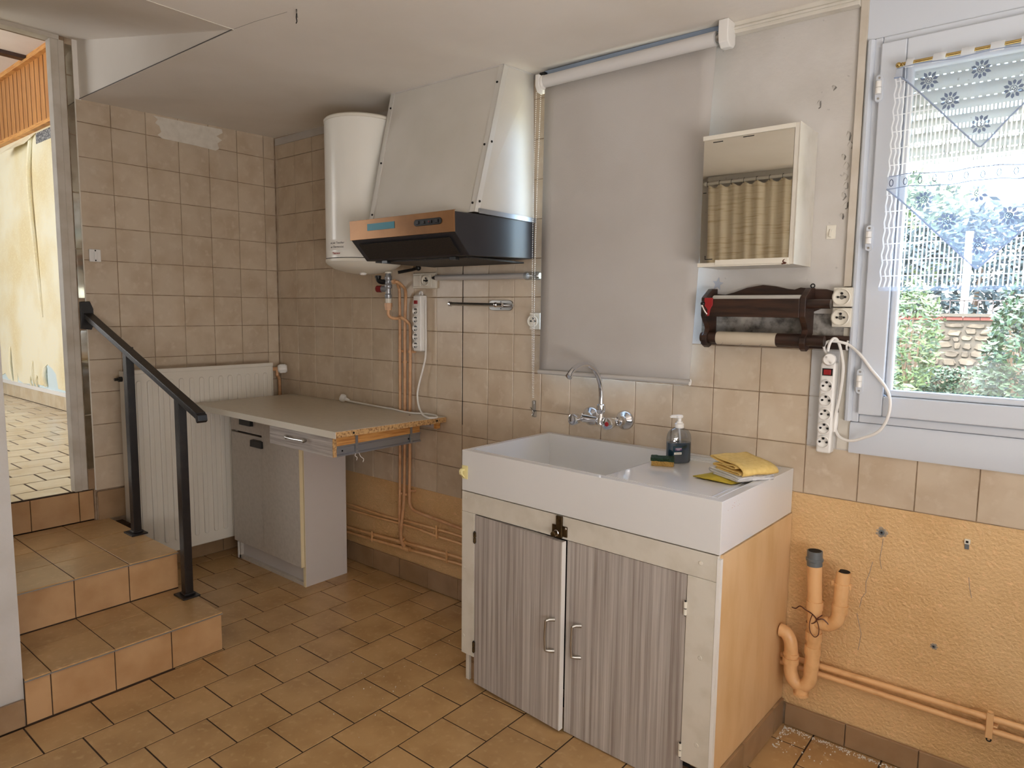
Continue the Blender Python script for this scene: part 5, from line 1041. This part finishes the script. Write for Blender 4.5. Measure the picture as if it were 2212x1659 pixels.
for k in range(12): x = 1.56 + .079 * k; obj('curtain_hook', MB().tube([(x, -2.45 + .014 * math.cos(a * PI / 6), 2.122 + .016 * math.sin(a * PI / 6)) for a in range(12)], .0015, 5, closed=True), 'black', ct)
struct('trim_7', 'whitewashed beam above the linen curtain', MB().box(1.55, 2.56, -2.55, -2.47, 2.140, 2.172), 'plaster', 'trim')

# ------------------------------------------------------------------ lace curtain on its brass rod
cr2 = thing('curtain_rod', 'thin brass curtain rod with ball finial across the casement window', 'curtain rod', (3.28, -.062, 1.94))
obj('bar', MB().tube([(3.055, -.062, 1.953), (3.51, -.062, 1.957)], .0042, 10), 'brass', cr2, smooth=True)
obj('finial', MB().ball((3.043, -.062, 1.952), .0072, 8).lathe([(.004, 0), (.006, .003), (.0035, .006), (.005, .010)], (3.049, -.062, 1.952), 12, (1, 0, 0)), 'brass', cr2, smooth=True)
obj('rod_bracket', MB().tube(spl([(3.057, -.030, 1.915), (3.055, -.050, 1.920), (3.057, -.064, 1.945)], 4), .0028, 8), 'iron', cr2, smooth=True)
lc = thing('lace_curtain', 'sheer white lace half curtain with flower motifs over the casement window', 'curtain', (3.27, -.09, 1.365))
LX0, LX1 = 3.043, 3.50
def ly_(x, z): return -.088 + .0045 * math.sin(x * 95) * min(1, (1.97 - z) * 3) + .004 * math.sin(x * 31 + 1)
def v1(x): return min(1.914, 1.71 + abs(x - 3.239) * 1.13) if x < 3.42 else min(1.914, 1.71 + abs(x - 3.60) * 1.13)
def v2(x): return min(1.630, 1.414 + abs(x - 3.2525) * 1.04) if x < 3.46 else min(1.630, 1.414 + abs(x - 3.66) * 1.04)
def lw(x, z):  # the free side edge hangs a little wider lower down
    return x - max(0, 3.10 - x) * .12 * (1 - (z - 1.36) / .6) + (.0022 * math.sin(z * 150) if x < 3.068 else 0)
def sheet(zl, zh, n=120, m=6):
    mb = MB()
    for i in range(n + 1):
        x = LX0 + (LX1 - LX0) * i / n
        for j in range(m + 1):
            a, b = zl(x), zh(x); z = a + (b - a) * j / m; mb.v.append((lw(x, z), ly_(x, z), z))
    mb.f = [(i * (m + 1) + j, (i + 1) * (m + 1) + j, (i + 1) * (m + 1) + j + 1, i * (m + 1) + j + 1) for i in range(n) for j in range(m)]
    return mb
obj('upper_voile', sheet(v1, lambda x: 1.938), 'sheer', lc, smooth=True); obj('lower_voile', sheet(v2, lambda x: 1.630), 'sheer', lc, smooth=True)
obj('middle_band', sheet(lambda x: 1.630, lambda x: 1.662, m=2), 'sheer', lc, smooth=True); obj('hem', sheet(lambda x: 1.362, lambda x: 1.374, m=2), 'sheer', lc, smooth=True)
net = MB(); x = LX0 + .002
def flat(p, q, w_):
    p, q = Vector(p), Vector(q); d = (q - p).normalized(); s_ = Vector((d.z, 0, -d.x)) * w_ / 2; net.quad(p - s_, p + s_, q + s_, q - s_)
while x < LX1:
    for lo, hi in ((1.662, v1(x)), (1.372, v2(x))):
        if hi - lo < .01: continue
        k = max(1, int((hi - lo) / .02))
        for j in range(k):
            a, b = lo + (hi - lo) * j / k, lo + (hi - lo) * (j + 1) / k; flat((lw(x, a), ly_(x, a), a), (lw(x, b), ly_(x, b), b), .0036)
    x += .0098
for lo, top, vf in ((1.662, 1.914, v1), (1.372, 1.63, v2)):
    z = lo + .03
    while z < top:
        x = LX0
        while x < LX1:
            if vf(x) > z: flat((lw(x, z), ly_(x, z), z), (lw(x + .005, z), ly_(x + .005, z), z), .0026)
            x += .005
        z += .0425
obj('net_ground', net, 'lace', lc, kind='stuff')
ed = MB()
for vf in (v1, v2): ed.tube([(lw(LX0 + (LX1 - LX0) * k / 90, 1.7), ly_(LX0 + (LX1 - LX0) * k / 90, 1.7) - .001, vf(LX0 + (LX1 - LX0) * k / 90)) for k in range(91)], .0021, 5)
for z in (1.630, 1.662, 1.936): ed.tube([(LX0 + (LX1 - LX0) * k / 60, ly_(LX0 + (LX1 - LX0) * k / 60, z) - .0005, z + .003 * math.sin(k * .28)) for k in range(61)], .0014, 5)
obj('braid', ed, 'braid', lc, smooth=True)
for k in range(14):
    x = 3.049 + .0335 * k; y = ly_(x, 1.646) - .0012
    obj('eyelet', MB().tube([(x + .0042 * math.cos(a * PI / 8), y, 1.646 + .0085 * math.sin(a * PI / 8)) for a in range(16)], .0010, 5, closed=True), 'petal', lc)
for k in range(8):
    x = 3.062 + .0605 * k; w_ = .017 if k == 0 else .028
    q = MB(); pr_ = spl([(-.082, 1.936), (-.070, 1.958), (-.062, 1.964), (-.054, 1.958), (-.070, 1.938)], 4) if 0 else [(-.088, 1.934), (-.072, 1.954), (-.066, 1.962), (-.060, 1.9645), (-.054, 1.960), (-.054, 1.950), (-.068, 1.940), (-.086, 1.934)]
    for (a, b) in zip(pr_[:-1], pr_[1:]): q.quad((x, a[0], a[1]), (x + w_, a[0], a[1]), (x + w_, b[0], b[1]), (x, b[0], b[1]))
    obj('tab_loop', q, 'lace', lc, smooth=True)
def flower(x, z):
    q = MB(); y = ly_(x, z) - .0022
    for k in range(10):
        a = 2 * PI * k / 10 + .25; c_, s_ = math.cos(a), math.sin(a); L_ = .0215 + .002 * math.sin(k * 2.3)
        P = [(.0085, 0), (.0125, .0030), (.0165, .0036), (L_, .0), (.0165, -.0036), (.0125, -.0030)]
        q.add([(x + u * c_ - w_ * s_, y, z + 1.1 * (u * s_ + w_ * c_)) for u, w_ in P], [tuple(range(6))])
    q.tube([(x + .0068 * math.cos(k * PI / 8), y, z + .0075 * math.sin(k * PI / 8)) for k in range(16)], .0007, 5, closed=True)
    for k in range(4): a = k * 1.7; q.ball((x + .003 * math.cos(a), y, z + .0035 * math.sin(a)), (.0015, .0006, .0015), 4)
    return q
for x, z in ((3.120, 1.891), (3.229, 1.897), (3.169, 1.832), (3.298, 1.838), (3.237, 1.766), (3.352, 1.893), (3.129, 1.594), (3.243, 1.601), (3.182, 1.536), (3.310, 1.541), (3.252, 1.472), (3.357, 1.597)):
    obj('flower_motif', flower(x, z), 'petal', lc)

# ------------------------------------------------------------------ roller shutter outside the casement window
rs = thing('roller_shutter', 'grey roller shutter half lowered outside the casement window', 'shutter', (3.5, .16, 1.73))
pegs = MB(); z = 2.045; k = 0
while z > 1.745:
    up = z > 1.90; h = .0345 if up else .0235; p_ = .038
    prof = [(.150, z - h), (.145, z - h * .8), (.143, z - h * .5), (.145, z - h * .2), (.150, z), (.156, z), (.158, z - h * .5), (.156, z - h)]
    obj('slat', MB().prism(prof, 'x', 2.99, 4.05), 'shutter', rs, smooth=True)
    x = 3.0
    while x < 4.04:
        if up: pegs.box(x, x + .0105, .151, .155, z - p_, z - h)
        else: pegs.box(x, x + .0042, .150, .156, z - p_, z - h)
        x += .0175 if up else .0088
    z -= p_
obj('slat_links', pegs, 'shutter', rs, kind='stuff')
obj('bottom_slat', MB().box(2.99, 4.05, .142, .160, 1.738, 1.750), 'shutter', rs, bevel=.003)
cb_ = MB(); x = 3.0
while x < 4.04: cb_.lathe([(.0022, 0), (.0022, .012), (.001, .013)], (x, .152, 1.726), 6); x += .0092
obj('bottom_bristles', cb_, 'shutter', rs, kind='stuff')
obj('stop_block', MB().box(3.135, 3.147, .138, .146, 1.752, 1.775), 'white', rs)
obj('guide_rail', MB().box(2.975, 3.0, .13, .18, 1.0, 2.06).box(4.04, 4.06, .13, .18, 1.0, 2.06), 'pvc', rs)

# ------------------------------------------------------------------ garden
GZ = .25
tag(obj('lawn', MB().hexa([(-20, .30, -.3), (24, .30, -.3), (24, 60, -.3), (-20, 60, -.3), (-20, .30, -.02), (24, .30, -.02), (24, 60, GZ + .05), (-20, 60, GZ + .05)]), 'grass', kind='structure'), 'sunlit lawn outside the kitchen windows', 'lawn')
gr = MB()
for k in range(2600):
    y = R.uniform(8.3, 9.55); x = R.uniform(1.2, 3.3); z = -.02 + (y - .3) / 59.7 * (GZ + .07); h = R.uniform(.05, .14) * (1.4 if y > 9.6 else .8); a = R.uniform(0, PI); d = R.uniform(-.03, .03)
    gr.add([(x, y, z), (x + .012 * math.cos(a), y + .012 * math.sin(a), z), (x + d, y + d, z + h)], [(0, 1, 2)])
tag(obj('grass', gr, 'leaf_light', kind='stuff'), 'long grass growing along the foot of the stone wall', 'grass')
GY = 10.45; gb = -.02 + (GY - .3) / 59.7 * (GZ + .07)
gw = struct('garden_wall', 'rubble stone garden wall with brick coping beyond the lawn', MB().box(-6, 9, GY + .03, GY + .3, -.2, 1.27), 'mortar', 'garden wall')
z = gb - .05
while z < 1.20:
    h = R.uniform(.08, .15); x = 1.0 - R.uniform(0, .2); h = min(h, 1.25 - z)
    while x < 3.5:
        l_ = R.uniform(.10, .30); n8 = R.randint(6, 9); zo = R.uniform(-.018, .018); q = MB(); fr = []
        for k in range(n8):
            a = 2 * PI * k / n8 + R.uniform(-.25, .25); e = R.uniform(.86, 1.06)
            c_, s_ = math.cos(a), math.sin(a); fr.append((x + l_ / 2 + math.copysign(abs(c_) ** .6, c_) * (l_ / 2 - .006) * e, z + zo + h / 2 + math.copysign(abs(s_) ** .6, s_) * (h / 2 - .005) * e))
        q.v = [(a, GY + .035, b) for a, b in fr] + [(x + l_ / 2 + (a - x - l_ / 2) * .8, GY - .005 + R.uniform(-.012, .012), z + zo + h / 2 + (b - z - zo - h / 2) * .8) for a, b in fr]
        q.f = [tuple(range(n8, 2 * n8))] + [(k, (k + 1) % n8, n8 + (k + 1) % n8, n8 + k) for k in range(n8)]
        obj('stone', q, 'stone', gw); x += l_
    z += h
bm_ = slab(.215, .055, .03, .003, '-y', 'brick')
for k in range(14): part('brick', bm_, (.9 + .222 * k, GY + .01, 1.265), gw)
obj('coping', MB().box(-6, 9, GY - .05, GY + .33, 1.295, 1.34), 'mortar', gw)
fz = thing('fence', 'low rusty iron railing on the garden wall coping', 'fence', (2.4, GY + .12, 1.34))
obj('top_rail', MB().box(.6, 4.2, GY + .11, GY + .125, 1.535, 1.55), 'iron', fz)
for k in range(20): obj('bar', MB().box(.62 + .185 * k, .634 + .185 * k, GY + .11, GY + .124, 1.34, 1.545), 'iron', fz)
obj('scroll', MB().tube([(2.28 + .05 * math.cos(a * .5), GY + .118, 1.50 + .05 * math.sin(a * .5)) for a in range(8)], .006, 6), 'iron', fz)
tag(obj('fence_post', MB().box(2.055, 2.15, GY + .13, GY + .23, 1.34, 2.6), 'white'), 'white square post on the garden wall behind the iron railing', 'post')
def leaves(c, r, n, s_, seed, flat_=.6):
    rr = random.Random(seed); mb = MB()
    for k in range(n):
        th = rr.uniform(0, 2 * PI); ph_ = math.acos(rr.uniform(-1, 1)); d = rr.uniform(.55, 1.05) ** .6 * (1 + .18 * math.sin(th * 3 + seed) * math.sin(ph_ * 4))
        p = Vector((c[0] + r[0] * d * math.sin(ph_) * math.cos(th), c[1] + r[1] * d * math.sin(ph_) * math.sin(th), c[2] + r[2] * d * math.cos(ph_)))
        a = Vector((rr.gauss(0, 1), rr.gauss(0, 1), rr.gauss(0, 1) * flat_)).normalized() * s_ * rr.uniform(.6, 1.3); b = a.orthogonal().normalized() * s_ * .38
        mb.add([p - a, p + b, p + a, p - b], [(0, 1, 2, 3)])
    return mb
def shrub(name, label, cat, c, r, n, s_, seed, m, stem=.03):
    t = thing(name, label, cat, (c[0], c[1], -.02 + (c[1] - .3) / 59.7 * .32))
    obj('foliage', leaves(c, r, n, s_, seed), m, t)
    q = MB(); rr = random.Random(seed)
    g0 = -.02 + (c[1] - .3) / 59.7 * .32
    for k in range(5): q.tube([(c[0] + rr.uniform(-.06, .06), c[1], g0 - .01), (c[0] + rr.uniform(-.5, .5) * r[0], c[1] + rr.uniform(-.5, .5) * r[1], c[2] + rr.uniform(0, .6) * r[2])], [stem, stem * .4], 6)
    obj('stem', q, 'bark', t)
shrub('shrub', 'light green shrub beside the window frame in front of the stone wall', 'shrub', (1.80, 8.2, .98), (.34, .4, .78), 1500, .05, 3, 'leaf_light', .02)
shrub('shrub', 'broad dark green shrub at the far side of the lawn', 'shrub', (3.02, 8.0, .82), (.42, .5, .86), 2600, .055, 4, 'leaf', .02)
shrub('shrub', 'low ivy mound along the foot of the stone wall', 'shrub', (2.25, 9.98, .30), (1.05, .2, .24), 2200, .045, 6, 'leaf', .012)
shrub('shrub', 'pale leafy plant close outside the window corner', 'shrub', (2.62, 2.9, .72), (.09, .12, .14), 90, .035, 8, 'leaf_light', .006)
shrub('conifer_hedge', 'clipped dark conifer hedge behind the garden wall', 'hedge', (1.9, 12.6, 1.7), (2.8, .8, 1.42), 9000, .10, 11, 'leaf_blue', .06)
shrub('tree', 'pale feathery tree beyond the conifer hedge', 'tree', (-.8, 18.0, 3.3), (2.4, 1.6, 1.6), 3500, .16, 12, 'leaf_light', .10)
hs = thing('house', 'neighbouring house with grey tiled roof beyond the hedge', 'house', (4.5, 24, 0))
obj('walls', MB().box(1.2, 8.4, 22, 30, 0, 4.6), 'house', hs); obj('roof', MB().prism([(.6, 4.5), (4.8, 6.3), (9.0, 4.5), (9.0, 4.35), (.6, 4.35)], 'y', 21.6, 30.4), 'roof', hs)
